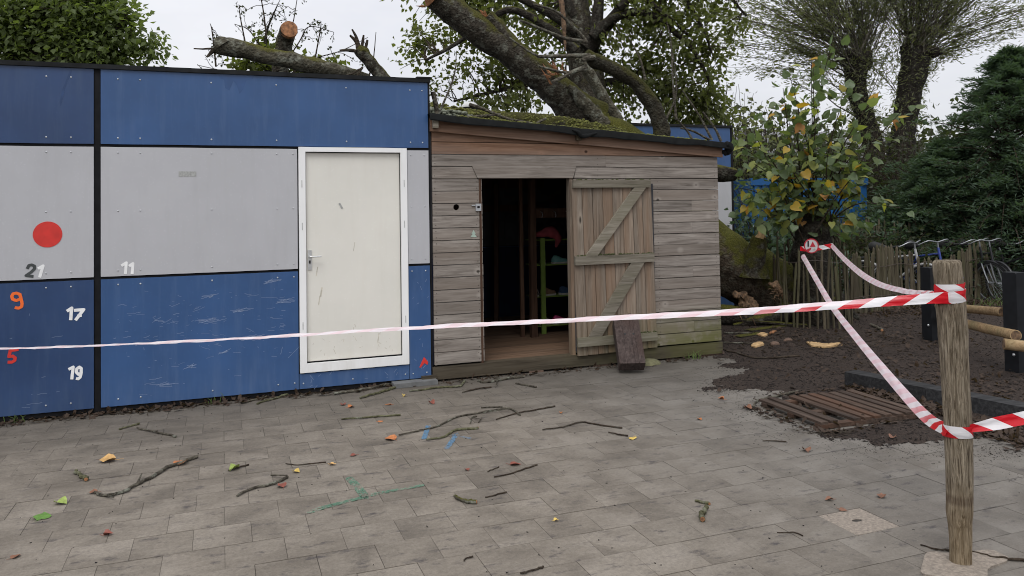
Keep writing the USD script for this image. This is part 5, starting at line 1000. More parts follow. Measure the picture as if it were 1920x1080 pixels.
bicycle(bk_at((9.717,3.143,0.568)), -1.75, 'bicycle with a blue frame, leftmost behind the low fence', 'bikeblue', 'silver')
bicycle(bk_at((10.368,3.008,0.55)), -1.6, 'black bicycle with white handlebars, second from the left behind the fence', 'bikeblack', 'chrome', 1)
bicycle(bk_at((10.629,2.805,0.552)), -1.85, 'bicycle with chrome handlebars behind the weathered post', 'bikeblack', 'silver')
bicycle(bk_at((10.993,2.563,0.553)), -1.5, 'black bicycle with curved chrome handlebars right of the weathered post', 'bikeblack', 'chrome', 1)
bicycle(bk_at((11.452,2.606,0.532)) + (-.3, .2, 0), -.35, 'grey bicycle standing sideways at the right edge, its front wheel in view', 'silver', 'bikeblack')
bicycle(bk_at((6.957,3.421,0.663)), -.2, 'bicycle with white fork half hidden between fallen trunk and guard', 'bikeblack', 'bikewhite')
bicycle(bk_at((8.724,3.085,0.612)), -1.3, 'bicycle with white fork behind the fence, right beside the guard', 'bikewhite', 'bikewhite')
# bright blue steel box behind the sapling and a far house
bx = thing('blue_storage_container', 'bright blue steel container behind the sapling', 'container', (10.2, 5.6, 0))
x0_, x1_, y0_ = 7.9, 10.9, 5.2
part(bx, 'wall_core', cbox(x0_, x1_, y0_ + .03, y0_ + 2.4, .1, 2.25, .01), M['blue_box'])
for k in range(15): part(bx, 'rib', cbox(x0_ + .1 + k * .19, x0_ + .2 + k * .19, y0_, y0_ + .032, .22, 2.12, .01), M['blue_box'])
part(bx, 'top_rail', cbox(x0_, x1_, y0_ - .02, y0_ + .05, 2.13, 2.27, .01), M['blue_box']); part(bx, 'white_band', cbox(x0_, x1_, y0_ - .035, y0_ - .005, 1.30, 1.325, .004), M['num_white']); part(bx, 'bottom_rail', cbox(x0_, x1_, y0_ - .02, y0_ + .05, .1, .215, .01), M['black'])
hs = thing('far_house', 'low house with grey roof far behind the pollard willows', 'house', (21, 20, 0))
part(hs, 'wall', cbox(17.5, 30, 19.5, 27, 0, 3.4, .05), M['render'])
hz = trimesh.Trimesh([(17.2, 19.2, 3.38), (30.3, 19.2, 3.38), (30.3, 27.3, 3.38), (17.2, 27.3, 3.38), (18.2, 23.2, 5.3), (30.3, 23.2, 5.3)], [(0, 1, 5), (0, 5, 4), (2, 3, 4), (2, 4, 5), (3, 0, 4), (1, 2, 5), (0, 2, 1), (0, 3, 2)], process=False)
part(hs, 'roof', hz, M['roofgrey'])
for k in range(4):
    f = part(hs, 'window', cbox(18.4 + k * 2.6, 19.8 + k * 2.6, 19.44, 19.52, 1.0, 2.4, .02), M['white']); part(f, 'pane', cbox(18.5 + k * 2.6, 19.7 + k * 2.6, 19.42, 19.445, 1.1, 2.3, .005), M['glass'])

# ------------------------------------------------------------------ background trees
def skeleton(limbs):
    return np.vstack([np.column_stack([c, np.full(len(c), 1.0)])[:, :3] for c in limbs])
def twiggy(sk, blobs, n, rng_, leaves, lsize, spread=.22, r0=.016, inner=2.3, droop=.1, tpl=DIAMOND, frac=.6, ldroop=.4):
    """Twigs from the limbs to random places inside the blobs, with leaves along their outer part."""
    b = np.array(blobs, float); w = b[:, 3] ** 2 * b[:, 4]; w /= w.sum()
    k = rng_.choice(len(b), n, p=w); d = rng_.normal(0, 1, (n, 3)); d /= np.linalg.norm(d, axis=1, keepdims=True)
    tg_ = b[k, :3] + d * (b[k, 3] * rng_.random(n) ** (1 / inner))[:, None] * (1, 1.25, 1)
    dd = ((tg_[:, None] - sk[None]) ** 2).sum(2) + rng_.random((n, len(sk))) * .35; s = sk[dd.argmin(1)]
    L = np.linalg.norm(tg_ - s, axis=1, keepdims=True)
    mid = (s + tg_) / 2 + rng_.normal(0, .10, (n, 3)) * L + np.array([0, 0, 1.0]) * L * .12
    u = np.linspace(0, 1, 8)[None, :, None]
    P_ = (1 - u) ** 2 * s[:, None] + 2 * u * (1 - u) * mid[:, None] + u ** 2 * tg_[:, None]; P_[:, :, 2] -= droop * (u[..., 0] ** 2) * np.minimum(L, 1.2)
    P_ += rng_.normal(0, .02, P_.shape) * np.minimum(L, 1)[:, None]
    tw_ = merge_tubes(P_, np.clip(r0 * (.35 + .5 * L[:, 0]), .006, .04), .0035, 4)
    t = 1 - rng_.random((n, leaves)) * frac; fi = t * 6.999; i0 = fi.astype(int); f_ = (fi - i0)[..., None]
    row = np.arange(n)[:, None]; lp = P_[row, i0] * (1 - f_) + P_[row, i0 + 1] * f_
    lp = lp + rng_.normal(0, 1, lp.shape) * spread * np.array([1, 1, .75])
    ax_ = (tg_ - s) / (L + 1e-6); ax_ = np.repeat(ax_, leaves, 0)
    return tw_, scatter(lp.reshape(-1, 3), lsize, rng_, tpl, ax_ * .5, ldroop, .45)
def blob(px, d, r_, w=1.0):
    return px
rt_ = np.random.default_rng(77)
def B(pts, rr, d): return [(*p, r_ / FPX * d, w) for p, (r_, w) in zip(pts, rr)]
# large linden behind the shed
DB = 15.0
bt = thing('linden_tree', 'large dark-limbed leafy tree standing behind the shed and fallen trunk', 'tree', (4.6, 5.8, 0))
tk = catmull([(4.677,5.761,1.421),(4.699,5.753,2.65),(4.679,5.76,3.679),(4.57,5.801,4.611),(4.437,5.85,5.338),(4.392,5.867,6.066),(4.388,5.868,7.004),(4.442,5.848,8.469)], 8)
part(bt, 'trunk', tube(tk, [.42, .37, .34, .32, .29, .26, .22, .14], 20, .03, 4, 4), M['bark'], 60)
LB_ = [catmull(l, 8) for l in ([(4.528,5.603,4.47),(4.649,5.558,4.876),(4.735,5.526,5.386),(4.793,5.505,6),(4.865,5.478,7.337)], [(4.426,5.428,4.715),(4.685,5.331,5.013),(5.022,5.206,5.432),(5.218,5.134,5.833),(5.567,5.004,6.841)], [(4.453,5.204,4.891),(4.737,5.099,5.185),(5.204,4.926,5.356),(5.573,4.789,5.251),(5.892,4.67,4.966),(6.209,4.552,4.613),(6.475,4.454,4.062)], [(4.879,4.94,5.405),(5.206,4.818,5.647),(5.614,4.666,5.324),(6.066,4.499,4.891)], [(4.262,5.488,5.041),(3.891,5.626,5.35),(3.425,5.799,5.611),(2.958,5.972,5.872),(2.395,6.182,5.982)], [(4.085,5.127,4.607),(3.726,5.261,4.957),(3,5.53,5.382),(2.447,5.736,5.077),(1.985,5.907,4.741),(1.525,6.078,4.484)], [(4.699,5.966,4.229),(4.21,6.148,4.238),(3.525,6.402,4.145),(2.741,6.693,3.97),(2.251,6.875,3.853)], [(4.794,5.931,4.123),(5.382,5.713,4.218),(6.064,5.46,4.101),(6.741,5.208,3.776)], [(4.334,5.675,5.393),(3.982,5.806,6.014),(3.514,5.979,6.639),(2.947,6.19,7.061)], [(5.314,5.311,5.786),(6.086,5.025,6.184),(6.845,4.743,5.965),(7.404,4.536,5.341)], [(5.825,4.802,5.894),(6.191,4.666,5.536),(6.46,4.566,4.98),(6.591,4.517,4.577)])]
for l, r_ in zip(LB_, ((.17, .06), (.16, .05), (.10, .03), (.08, .025), (.11, .03), (.10, .025), (.08, .02), (.08, .02), (.11, .03), (.09, .02), (.05, .015))):
    part(bt, 'limb', tube(l, np.linspace(*r_, len(l)), 10, .012, 6, 2), M['bark_dark'], 60)
part(bt, 'stripped_branch', tube(catmull([(3.763,5.034,5.491),(3.794,5.022,5.199),(3.807,5.017,4.909),(3.82,5.013,4.57)], 5), [.05, .045, .035, .015], 8, .02, 10, 3), M['tornwood'], 50)
bb = B([(3.663,6.138,5.248),(2.985,6.389,5.156),(2.409,6.603,5.373),(1.73,6.855,5.177),(1.345,6.998,5.287),(2.108,6.715,4.549),(1.528,6.93,4.456),(3.266,6.285,4.53),(5.401,5.492,5.218),(6.176,5.205,5.309),(6.848,4.955,5.09),(5.386,5.498,4.39),(6.06,5.247,4.379),(6.635,5.034,4.162),(6.912,4.931,3.641),(3.255,6.289,3.807),(2.582,6.539,3.921),(5.661,5.396,3.663),(6.234,5.183,3.447),(4.153,5.956,5.655),(4.839,5.701,6.163),(5.808,5.341,6.25),(6.87,4.947,6.128),(2.71,6.491,6.199),(7.538,4.699,5.701),(7.716,4.633,5.075),(7.469,4.725,4.82),(5.087,5.609,3.879),(3.834,6.074,3.9),(6.807,4.97,3.231),(3.848,6.069,4.727),(1.74,6.851,6.008)], ((95, 1.2), (80, 1.2), (80, 1), (60, .7), (40, .5), (60, .8), (45, .5), (70, 1), (95, 1.2), (90, 1.2), (60, 1), (90, 1.3), (80, 1.4), (60, 1.4), (50, 1.3), (60, 1.2), (45, 1.1), (60, 1.3), (60, 1.3), (90, 1), (120, 1), (120, 1), (90, 1), (110, 1), (50, .35), (26, .5), (26, .4), (70, 1.1), (55, 1.0), (50, 1.3), (60, 1.0), (70, .6)), DB)
bb = [((x + .348 * 2.2, y + .9375 * 2.2, z + .25, r * 1.1, w * .8) if abs((x + 1.99) * .9375 - (y + 7.764) * .348 - 1.25) < 1.0 and z > 3.6 else (x, y, z, r, w)) for x, y, z, r, w in bb]
tw_, lf = twiggy(np.vstack([tk[8:]] + LB_), bb, 640, rt_, 27, .105, .135, .016, 2.5, frac=.5)
part(bt, 'twigs', tw_, M['twigdark'], kind='stuff'); part(bt, 'crown', lf, M['linden'])
# tree behind the classroom at the left
lt_ = thing('leafy_tree', 'dense green leafy tree rising behind the classroom roof at the left edge', 'tree', (-4.6, 5.5, 0))
tk2 = catmull([(-4.726,6.052,0.97),(-4.714,6.047,2.607),(-4.685,6.037,3.843),(-4.578,5.997,4.669),(-4.502,5.969,5.583),(-4.465,5.955,6.752)], 8)
part(lt_, 'trunk', tube(tk2, [.22, .2, .17, .13, .09, .04], 14, .02, 5, 1), M['bark_dark'], 60)
LL = [catmull(l, 6) for l in ([(-4.655,5.812,3.564),(-4.231,5.655,4.045),(-3.699,5.457,4.443),(-3.319,5.316,4.681)], [(-4.685,6.037,3.76),(-5.119,6.198,4.347),(-5.661,6.399,4.854)], [(-4.61,5.795,3.888),(-4.079,5.598,4.368),(-3.775,5.485,5.016),(-3.622,5.429,5.668)], [(-4.73,6.266,3.542),(-4.071,6.022,3.866),(-3.443,5.789,4.276),(-3.011,5.628,4.353)])]
for l in LL: part(lt_, 'limb', tube(l, np.linspace(.07, .02, len(l)), 8, .01, 6, 2), M['bark_dark'], 60)
bb = B([(-4.888,6.112,4.924),(-4.347,5.911,4.914),(-3.805,5.71,4.988),(-5.196,6.226,4.431),(-4.655,6.025,4.339),(-4.114,5.825,4.495),(-3.651,5.653,4.57),(-3.419,5.566,4.815),(-3.883,5.739,4.243),(-4.346,5.911,4.168),(-3.342,5.538,4.441),(-3.095,5.446,4.295),(-2.909,5.377,4.292),(-3.651,5.653,4.156),(-4.735,6.055,5.587),(-3.96,5.767,5.657),(-5.662,6.399,4.937),(-3.457,5.581,5.148)], ((80, 1), (80, 1), (60, 1), (70, 1), (60, 1.2), (60, 1.2), (50, 1.1), (34, .8), (50, 1.2), (50, 1.2), (40, 1), (26, .8), (16, .7), (50, 1.1), (100, .8), (80, .8), (80, .8), (34, .8)), 12)
tw_, lf = twiggy(np.vstack([tk2[10:]] + LL), bb, 460, rt_, 30, .10, .15, .014, 2.5)
part(lt_, 'twigs', tw_, M['twigdark'], kind='stuff'); part(lt_, 'crown', lf, M['linden2'])
# thin small tree behind the classroom roof
stt = thing('small_tree', 'thin yellowing small tree with bare twigs behind the limbs on the classroom roof', 'tree', (-.8, 6.0, 0))
tk3 = catmull([(-1.097,6.305,1.725),(-1.131,6.317,3.11),(-1.213,6.347,3.947),(-1.27,6.369,4.413),(-1.25,6.361,4.879),(-1.073,6.296,5.343)], 6)
part(stt, 'trunk', tube(tk3, [.09, .08, .06, .04, .02, .01], 8, .01, 6, 1), M['bark_dark'], 60)
LS = [catmull(l, 6) for l in ([(-1.176,6.227,3.837),(-1.519,6.354,4.12),(-1.863,6.482,4.172),(-2.38,6.674,4.301)], [(-1.158,6.221,3.929),(-0.743,6.066,4.199),(-0.483,5.97,4.38),(-0.05,5.809,4.511),(0.383,5.648,4.735)], [(-1.216,6.242,4.3),(-1.514,6.353,4.86),(-1.773,6.449,5.003)], [(-1.132,6.211,4.021),(-0.739,6.065,4.661),(-0.564,6,4.936),(-0.177,5.856,4.837)], [(-1.157,6.22,4.114),(-0.867,6.113,4.849),(-0.732,6.062,5.589)], [(-1.256,6.257,4.763),(-1.322,6.281,5.32),(-1.423,6.319,5.786)], [(-0.528,5.987,4.103),(-0.393,5.936,4.841),(-0.374,5.929,5.026)], [(-2.078,6.562,4.268),(-2.136,6.584,4.87),(-2.17,6.596,5.019)], [(-1.518,6.354,4.212),(-1.669,6.41,5.048),(-1.702,6.422,5.327)], [(0.376,5.651,3.995),(0.466,5.618,4.363),(0.513,5.6,4.825)])]
for l in LS: part(stt, 'branch', tube(l, np.linspace(.016, .005, len(l)), 6), M['twigdark'], 60)
skx = np.vstack([tk3[6:]] + LS)
bb = B([(-1.338,6.394,4.694),(-1.513,6.459,4.464),(-1.079,6.298,4.503),(-1.601,6.492,4.344),(-1.253,6.363,4.338),(-0.819,6.201,4.331),(-0.212,5.976,4.209),(-1.773,6.556,4.561)], ((22, 1), (24, 1), (26, 1), (22, 1), (26, 1.2), (22, 1), (20, .8), (16, .4)), 13.5)
tw_, lf = twiggy(skx, bb, 60, rt_, 16, .11, .09, .007, 2.4)
part(stt, 'leaf_clumps', lf, M['autumn']); t2_ = tw_
bb = B([(-0.469,6.071,4.679),(-0.902,6.232,4.966),(-1.86,6.588,4.609),(-0.037,5.911,4.392),(-0.724,6.166,5.524),(-1.422,6.425,5.162),(0.397,5.75,4.384),(-0.294,6.006,4.862),(-2.296,6.75,4.291),(-1.073,6.296,5.296)], ((60, 1), (50, 1), (60, 1), (40, 1), (40, .6), (50, .8), (30, .7), (40, .8), (40, .5), (40, .6)), 13.5)
tw_, lf = twiggy(skx, bb, 90, rt_, 5, .05, .03, .005, 2.0)
part(stt, 'twigs', join([t2_, tw_]), M['twigdark'], kind='stuff'); part(stt, 'small_leaves', lf, M['hedge'])

# ------------------------------------------------------------------ pollard willows
M['willowbark'] = bark('dark_willow_bark', (0.006, 0.005, 0.004), (0.018, 0.015, 0.011), (0.04, 0.034, 0.026), 0.0, 0.15)
def willow(label, trunk_px, rad, fan, n, seed, nl=20):
    r_ = np.random.default_rng(seed); t = thing('pollard_willow', label, 'tree', trunk_px[0] * (1, 1, 0)); P_ = catmull(trunk_px, 8)
    part(t, 'trunk', tube(P_, rad, 18, .06, 2.6, seed), M['willowbark'], 60)
    hd = P_[-1]; kn = [tube(catmull(np.stack([hd + v * .05, hd + v * .25, hd + v * .36]), 4), [.2, .17, .03], 10, .05, 5, seed + k) for k, v in enumerate(r_.normal(0, 1, (9, 3)) * (1, .7, .35) + (0, 0, .2))]
    part(t, 'knuckles', join(kn), M['bark_dark'], 50)
    a = np.clip(r_.normal((fan[0] + fan[1]) / 2, (fan[1] - fan[0]) / 3.2, n), fan[0], fan[1]); el = 0; L = r_.uniform(2.6, 5.8, n); dep = r_.uniform(-1, 1, n) * .6
    d = np.stack([np.sin(a)[:, None] * lat[None] + dep[:, None] * fwd2[None] * .7 + np.cos(a)[:, None] * np.array([[0, 0, 1.0]])], 1)[:, 0]; d /= np.linalg.norm(d, axis=1, keepdims=True)
    b = hd + r_.normal(0, .18, (n, 3)) + d * .25; low = r_.random(n) < .16; b[low] = P_[r_.integers(len(P_) // 2, len(P_), low.sum())] + r_.normal(0, .1, (low.sum(), 3)); L[low] *= .55
    u = np.linspace(0, 1, 10)[None, :, None]; S = b[:, None] + d[:, None] * u * L[:, None, None]
    out_ = np.sin(a)[:, None] * lat[None]; S = S - u ** 2 * (out_ * .12 * L[:, None])[:, None] * -1 * .5 + r_.normal(0, .018, S.shape); S[:, :, 2] -= (u[..., 0] ** 2.2) * (np.abs(np.sin(a)) * .10 * L)[:, None]
    sh_ = merge_tubes(S, r_.uniform(.008, .020, n), .003, 4)
    # side twigs
    m = n * 2; k = r_.integers(0, n, m); f_ = r_.uniform(.25, .9, m); i0 = (f_ * 9).astype(int); s0 = S[k, i0]; dv_ = d[k] + r_.normal(0, .38, (m, 3)); Ls = r_.uniform(.4, 1.1, m); uu = np.linspace(0, 1, 5)[None, :, None]
    S2 = s0[:, None] + dv_[:, None] * uu * Ls[:, None, None]; S2[:, :, 2] -= (uu[..., 0] ** 2) * .15
    part(t, 'shoots', join([sh_, merge_tubes(S2, .005, .0025, 3)]), M['twigbark'], kind='stuff')
    kk = r_.integers(0, n, n * nl); ff = .2 + .8 * r_.random(n * nl) ** .8; i1 = np.minimum((ff * 9).astype(int), 8); fr_ = (ff * 9 - i1)[:, None]
    lp = S[kk, i1] * (1 - fr_) + S[kk, i1 + 1] * fr_ + r_.normal(0, .15, (n * nl, 3))
    k2 = r_.integers(0, m, n * nl); f2 = r_.random(n * nl) * 3.99; i2 = f2.astype(int); lp2 = S2[k2, i2] * (1 - (f2 - i2)[:, None]) + S2[k2, i2 + 1] * (f2 - i2)[:, None] + r_.normal(0, .07, (n * nl, 3))
    tl = P_[r_.integers(len(P_) // 3, len(P_), 2600)] + r_.normal(0, .2, (2600, 3))
    part(t, 'crown', scatter(np.vstack([lp, lp2, tl]), .12, r_, NARROW, np.vstack([d[kk], d[k[k2]], r_.normal(0, .4, (2600, 3))]) * .8, .25, .3), M['willow'])
willow('left of two pollard willows, its bare shoots fanning out from a knotted head', np.array([(13.711,7.741,1.197),(13.693,7.748,2.836),(13.561,7.796,3.661),(13.375,7.866,4.351),(13.274,7.903,4.903),(13.325,7.884,5.384)]), [.28, .26, .23, .23, .25, .30], (-1.3, .6), 165, 41, 85)
willow('right of two pollard willows, thicker and leaning, shoots spreading to the right', np.array([(14.159,7.575,1.19),(14.337,7.508,2.962),(14.437,7.471,3.783),(14.562,7.425,4.537),(14.708,7.371,5.154),(14.772,7.347,5.594)]), [.36, .33, .30, .30, .32, .36], (-.6, 1.25), 165, 42, 85)

# ------------------------------------------------------------------ yew and hedges
def conifer(label, base, top, rad_, n, seed, flat=.55, name='yew_tree', mat='yew', size=.105, cat='tree', lower=.06):
    r_ = np.random.default_rng(seed); t = thing(name, label, cat, base); base, top = np.array(base, float), np.array(top, float)
    part(t, 'trunk', tube(np.stack([base, (base + top) / 2, top]), [.16, .11, .02], 10, .02, 4, 1), M['bark_dark'], 60)
    h = r_.random(n) ** 1.25; h = lower + (1 - lower) * h; a = r_.uniform(0, 2 * np.pi, n); R0 = rad_ * (1 - h) ** .75 * (0.75 + .5 * fbm(np.stack([np.cos(a) * 1.5, np.sin(a) * 1.5, h * 5], -1), 3, seed)) + .12
    s = base + (top - base) * h[:, None]; d = np.stack([np.cos(a), np.sin(a), .25 + 0 * a], 1)
    u = np.linspace(0, 1, 7)[None, :, None]; R0 = R0 * r_.uniform(.62, 1.12, n); d[:, 2] = r_.uniform(.1, 1.0, n); P_ = s[:, None] + d[:, None] * u * R0[:, None, None]; P_[:, :, 2] -= (u[..., 0] ** 2) * (R0 * r_.uniform(.35, .8, n))[:, None]
    part(t, 'branches', merge_tubes(P_, np.clip(.012 * R0 + .006, .006, .03), .004, 4), M['twigdark'], kind='stuff')
    nl = 120; k = np.repeat(np.arange(n), nl); f_ = .25 + .78 * r_.random(n * nl) ** .7; f_ = np.minimum(f_, .999); i0 = (f_ * 6).astype(int); w = (f_ * 6 - i0)[:, None]
    c = P_[k, i0] * (1 - w) + P_[k, i0 + 1] * w; side = np.stack([-np.sin(a), np.cos(a), 0 * a], 1)[k]; sg2 = r_.choice([-1, 1], n * nl)[:, None]
    off = r_.random(n * nl)[:, None] * (.20 * (1.15 - f_) + .03)[:, None] * R0[k][:, None] * .8
    c = c + side * sg2 * off + r_.normal(0, .03, c.shape); c[:, 2] -= off[:, 0] * .3
    part(t, 'crown', scatter(c, size, r_, NARROW if mat == 'yew' else DIAMOND, d[k] * .9 + side * sg2 * .7, .35, flat), M[mat])
conifer('tall dark yew with a pointed top at the right edge', (*(12.142,2.99,0.072)[:2], 0), (12.24,2.953,4.604), 2.3, 620, 51)
conifer('broad dark yew left of the tallest yew, above the far paling fence', (*(11.465,3.881,0.026)[:2], 0), (11.601,3.83,2.916), 2.0, 560, 52)
conifer('dark yew beyond the right edge of the picture', (*(13.445,2.719,0.031)[:2], 0), (13.497,2.7,4.393), 2.4, 460, 53)
def hedge(label, pts_px, n, seed, mat, size, name='hedge', leaves=30, spread=.26, h0=0.0, cat='hedge'):
    r_ = np.random.default_rng(seed); t = thing(name, label, cat, (*pts_px[0][:2], 0)); st_, tp_ = [], []
    P_ = np.array(pts_px); s = np.r_[0, np.cumsum(np.linalg.norm(np.diff(P_[:, :2], axis=0), axis=1))]
    x = r_.uniform(0, s[-1], n); top = np.stack([np.interp(x, s, P_[:, k]) for k in range(3)], 1); b = top.copy(); b[:, 2] = h0; b[:, :2] += r_.normal(0, .25, (n, 2))
    top[:, 2] = h0 + (top[:, 2] - h0) * (.35 + .65 * r_.random(n) ** .6) * (.85 + .3 * fbm(np.stack([x * 1.3, 0 * x, 0 * x], -1), 3, seed)); top[:, :2] += r_.normal(0, .45, (n, 2))
    u = np.linspace(0, 1, 7)[None, :, None]; S = b[:, None] * (1 - u) + top[:, None] * u + r_.normal(0, .05, (n, 7, 3))
    part(t, 'stems', merge_tubes(S, .014, .004, 4), M['twigdark'], kind='stuff')
    k = np.repeat(np.arange(n), leaves); f_ = (.12 + .88 * r_.random(n * leaves)) * .999; i0 = (f_ * 6).astype(int); w = (f_ * 6 - i0)[:, None]
    part(t, 'foliage', scatter(S[k, i0] * (1 - w) + S[k, i0 + 1] * w + r_.normal(0, 1, (n * leaves, 3)) * spread, size, r_, DIAMOND, None, .3, .35), M[mat], kind='stuff')
hedge('twiggy grey-green hedge behind the sapling, below the willows', [(8.91,7.39,3.399),(9.607,7.131,3.572),(10.302,6.873,3.684),(11.221,6.532,3.483),(12.257,6.147,3.342),(13.53,5.675,3.444)], 420, 61, 'hedge', .10, leaves=26)
hedge('dark evergreen undergrowth along the far paling fence', [(7.908,5.522,1.625),(8.517,5.296,1.56),(9.431,4.956,1.545),(10.446,4.579,1.473),(11.261,4.277,1.514),(12.074,3.975,1.5),(13.692,3.374,1.256)], 420, 62, 'yew', .11, leaves=44, spread=.24)
hedge('dark bush between the shed corner, fallen trunk and sapling', [(6.473,3.601,2.246),(6.748,3.499,2.102),(7.132,3.356,1.771),(7.427,3.247,1.395)], 90, 63, 'yew', .10, 'bush', 40, .22, cat='bush')
hedge('ivy-covered bank in front of the far paling fence', [(9.063,3.866,1.029),(9.537,3.69,1.142),(10.006,3.516,1.053),(10.47,3.344,0.825),(11.033,3.135,0.735)], 210, 64, 'hedge', .085, 'ivy_bank', 34, .16, cat='ivy')
hedge('row of distant bushy trees on the horizon at the right', [(15.787,17.637,4.301),(17.918,16.846,4.882),(20.023,16.064,4.435),(22.32,15.212,3.984),(24.645,14.348,4.562),(27.73,13.203,4.715),(30.415,12.206,4.464)], 260, 65, 'hedge', .30, 'far_tree_row', 60, .75, cat='trees')
hedge('loose leafy saplings right of the large linden, behind the blue container', [(7.556,6.826,4.02),(8.003,6.66,4.48),(8.174,6.596,4.829),(8.433,6.5,4.181),(8.759,6.379,4.117),(9.186,6.22,3.7)], 200, 66, 'willow', .11, 'sapling_clump', 26, .22, cat='saplings')
hedge('far trees on the horizon behind the classroom', [(-16.521,33.898,5.815),(-11.064,31.872,5.605),(-4.518,29.442,5.26),(2.026,27.012,5.149),(8.569,24.583,5.038),(15.11,22.155,4.926),(19.473,20.535,4.969)], 260, 67, 'hedge', .30, 'far_tree_row', 50, .75, cat='trees')

# ------------------------------------------------------------------ loose litter on the ground
rl = np.random.default_rng(91)
def boxes(c, dims, yaw, tilt=None):
    """Many small chips as one mesh of wedges."""
    n = len(c); s = np.array([(i, j, k) for i in (-.5, .5) for j in (-.5, .5) for k in (0, 1)], float); L = s[None] * dims[:, None] * np.where(s[None, :, :1] > 0, np.array([1, .5, .6]), 1)
    ca, sa = np.cos(yaw)[:, None], np.sin(yaw)[:, None]; v = np.stack([L[..., 0] * ca - L[..., 1] * sa, L[..., 0] * sa + L[..., 1] * ca, L[..., 2] + (0 if tilt is None else L[..., 0] * tilt[:, None])], -1) + c[:, None]
    f = np.array([(0, 2, 3), (0, 3, 1), (4, 5, 7), (4, 7, 6), (0, 1, 5), (0, 5, 4), (2, 6, 7), (2, 7, 3), (1, 3, 7), (1, 7, 5)])
    return trimesh.Trimesh(v.reshape(-1, 3), (f[None] + (np.arange(n) * 8)[:, None, None]).reshape(-1, 3), process=False)
n = 26000
x, y = 2.2 + 9 * rl.random(n) ** 1.5, rl.uniform(-4.6, 3.2, n); z = soil_z(x, y); ok = z > -.004; ok &= ~contains(GRID.buffer(.07), points(x, y))
xe, ye = (lambda L, t: (np.interp(t, np.linspace(0, 1, len(L)), [q[0] for q in L]), np.interp(t, np.linspace(0, 1, len(L)), [q[1] for q in L])))(EDGE, rl.random(2600))
off = np.abs(rl.normal(0, .26, 2600)); xe, ye = xe - off * .8 + rl.normal(0, .16, 2600), ye - off * .6 + rl.normal(0, .16, 2600)   # mulch trodden out on to the paving
x, y, z = np.r_[x[ok], xe], np.r_[y[ok], ye], np.r_[z[ok], 0 * xe + .002]; n = len(x); ks = np.where(np.arange(n) < n - 2600, 1.0, .36)[:, None]
solo('bark_mulch', boxes(np.stack([x, y, z - .003], 1), np.stack([rl.uniform(.008, .038, n), rl.uniform(.004, .014, n), rl.uniform(.003, .010, n)], 1) * ks, rl.uniform(0, 6.3, n), rl.normal(0, .25, n)), M['chip'], 'dark bark mulch chips strewn over the soil bed', kind='stuff')
def strew(line, n_, sp, seed, z0=0.004):
    r_ = np.random.default_rng(seed); P_ = np.array(line); s = np.r_[0, np.cumsum(np.linalg.norm(np.diff(P_[:, :2], axis=0), axis=1))]; t = r_.uniform(0, s[-1], n_); c = np.stack([np.interp(t, s, P_[:, k]) for k in range(3)], 1)
    c[:, :2] += r_.normal(0, sp, (n_, 2)); c[:, 2] = z0 + np.maximum(0, soil_z(c[:, 0], c[:, 1])) * (c[:, 0] > 2.2) + r_.random(n_) * .012; return c
r_ = rl
litter = np.vstack([strew([(-6, -.05, 0), (-2.2, -.03, 0), (-.3, -.03, 0)], 420, .045, 1), strew([(-3.6, -.07, 0), (-1.6, -.06, 0)], 160, .05, 7), strew([(0.1, -.06, 0), (1.7, -.04, 0), (3.3, -.05, 0)], 190, .06, 2), strew([(3.471,-2.031,0),(3.438,-2.551,0),(3.447,-3.02,0)], 300, .07, 3, .02), strew([(2.507,-1.93,0),(3.533,-1.967,0),(3.391,-2.943,0),(2.275,-2.979,0),(2.288,-2.119,0)], 170, .035, 4, .006),
    strew([(3.428,-3.181,0),(3.43,-3.451,0),(3.437,-3.716,0),(3.453,-3.99,0)], 420, .10, 5, .01), strew([(2.439,-2.396,0),(3.074,-2.676,0)], 130, .16, 8, .012), strew([(7.23,1.445,0),(8.558,1.575,0),(10.629,1.895,0)], 1100, .30, 6, .01), strew([(4.106,0.703,0),(4.586,0.472,0),(5.706,-0.067,0),(6.514,-0.456,0)], 420, .55, 9, .01), strew([(4.07,-1.41,0),(4.673,-2.685,0)], 420, .6, 10, .01)])
solo('leaf_litter', scatter(litter, .052, rl, (arr((0, 0, 0), (.35, -.3, .12), (.8, -.2, .02), (1, 0, .15), (.75, .26, .10), (.3, .3, -.02)), np.array([(0, 1, 5), (1, 2, 5), (2, 4, 5), (2, 3, 4)])), None, .1, .8, .5), M['litter'], 'brown fallen leaves drifted along the walls, kerb and wooden grid', kind='stuff')
tl_ = np.vstack([strew([(-5, -.06, 0), (-.2, -.05, 0)], 240, .05, 11), strew([(0, -.08, 0), (3.2, -.08, 0)], 120, .08, 12), strew([(3.877,0.387,-0),(4.883,0.329,0),(6.312,-0.775,0)], 260, .5, 13, .012), strew([(2.268,-2.13,0),(2.247,-2.982,0),(2.495,-3.044,0)], 90, .06, 14)])
e = tl_ + rl.normal(0, .06, tl_.shape) * (1, .7, .05)
solo('twig_debris', merge_tubes(np.stack([tl_, (tl_ + e) / 2 + rl.normal(0, .006, e.shape) * (1, 1, .3), e], 1), .0035, .0018, 4), M['twigdark'], 'fine twig debris along the walls and over the soil', kind='stuff')
n = 300
c = np.stack([rl.uniform(-4.2, 2.6, n), rl.uniform(-5, -.1, n), np.full(n, .001)], 1)
solo('crumbs', boxes(c, np.stack([rl.uniform(.003, .013, n), rl.uniform(.002, .007, n), rl.uniform(.001, .005, n)], 1), rl.uniform(0, 6.3, n)), M['crumb'], 'dark crumbs, seeds and bark bits scattered on the paving', kind='stuff')
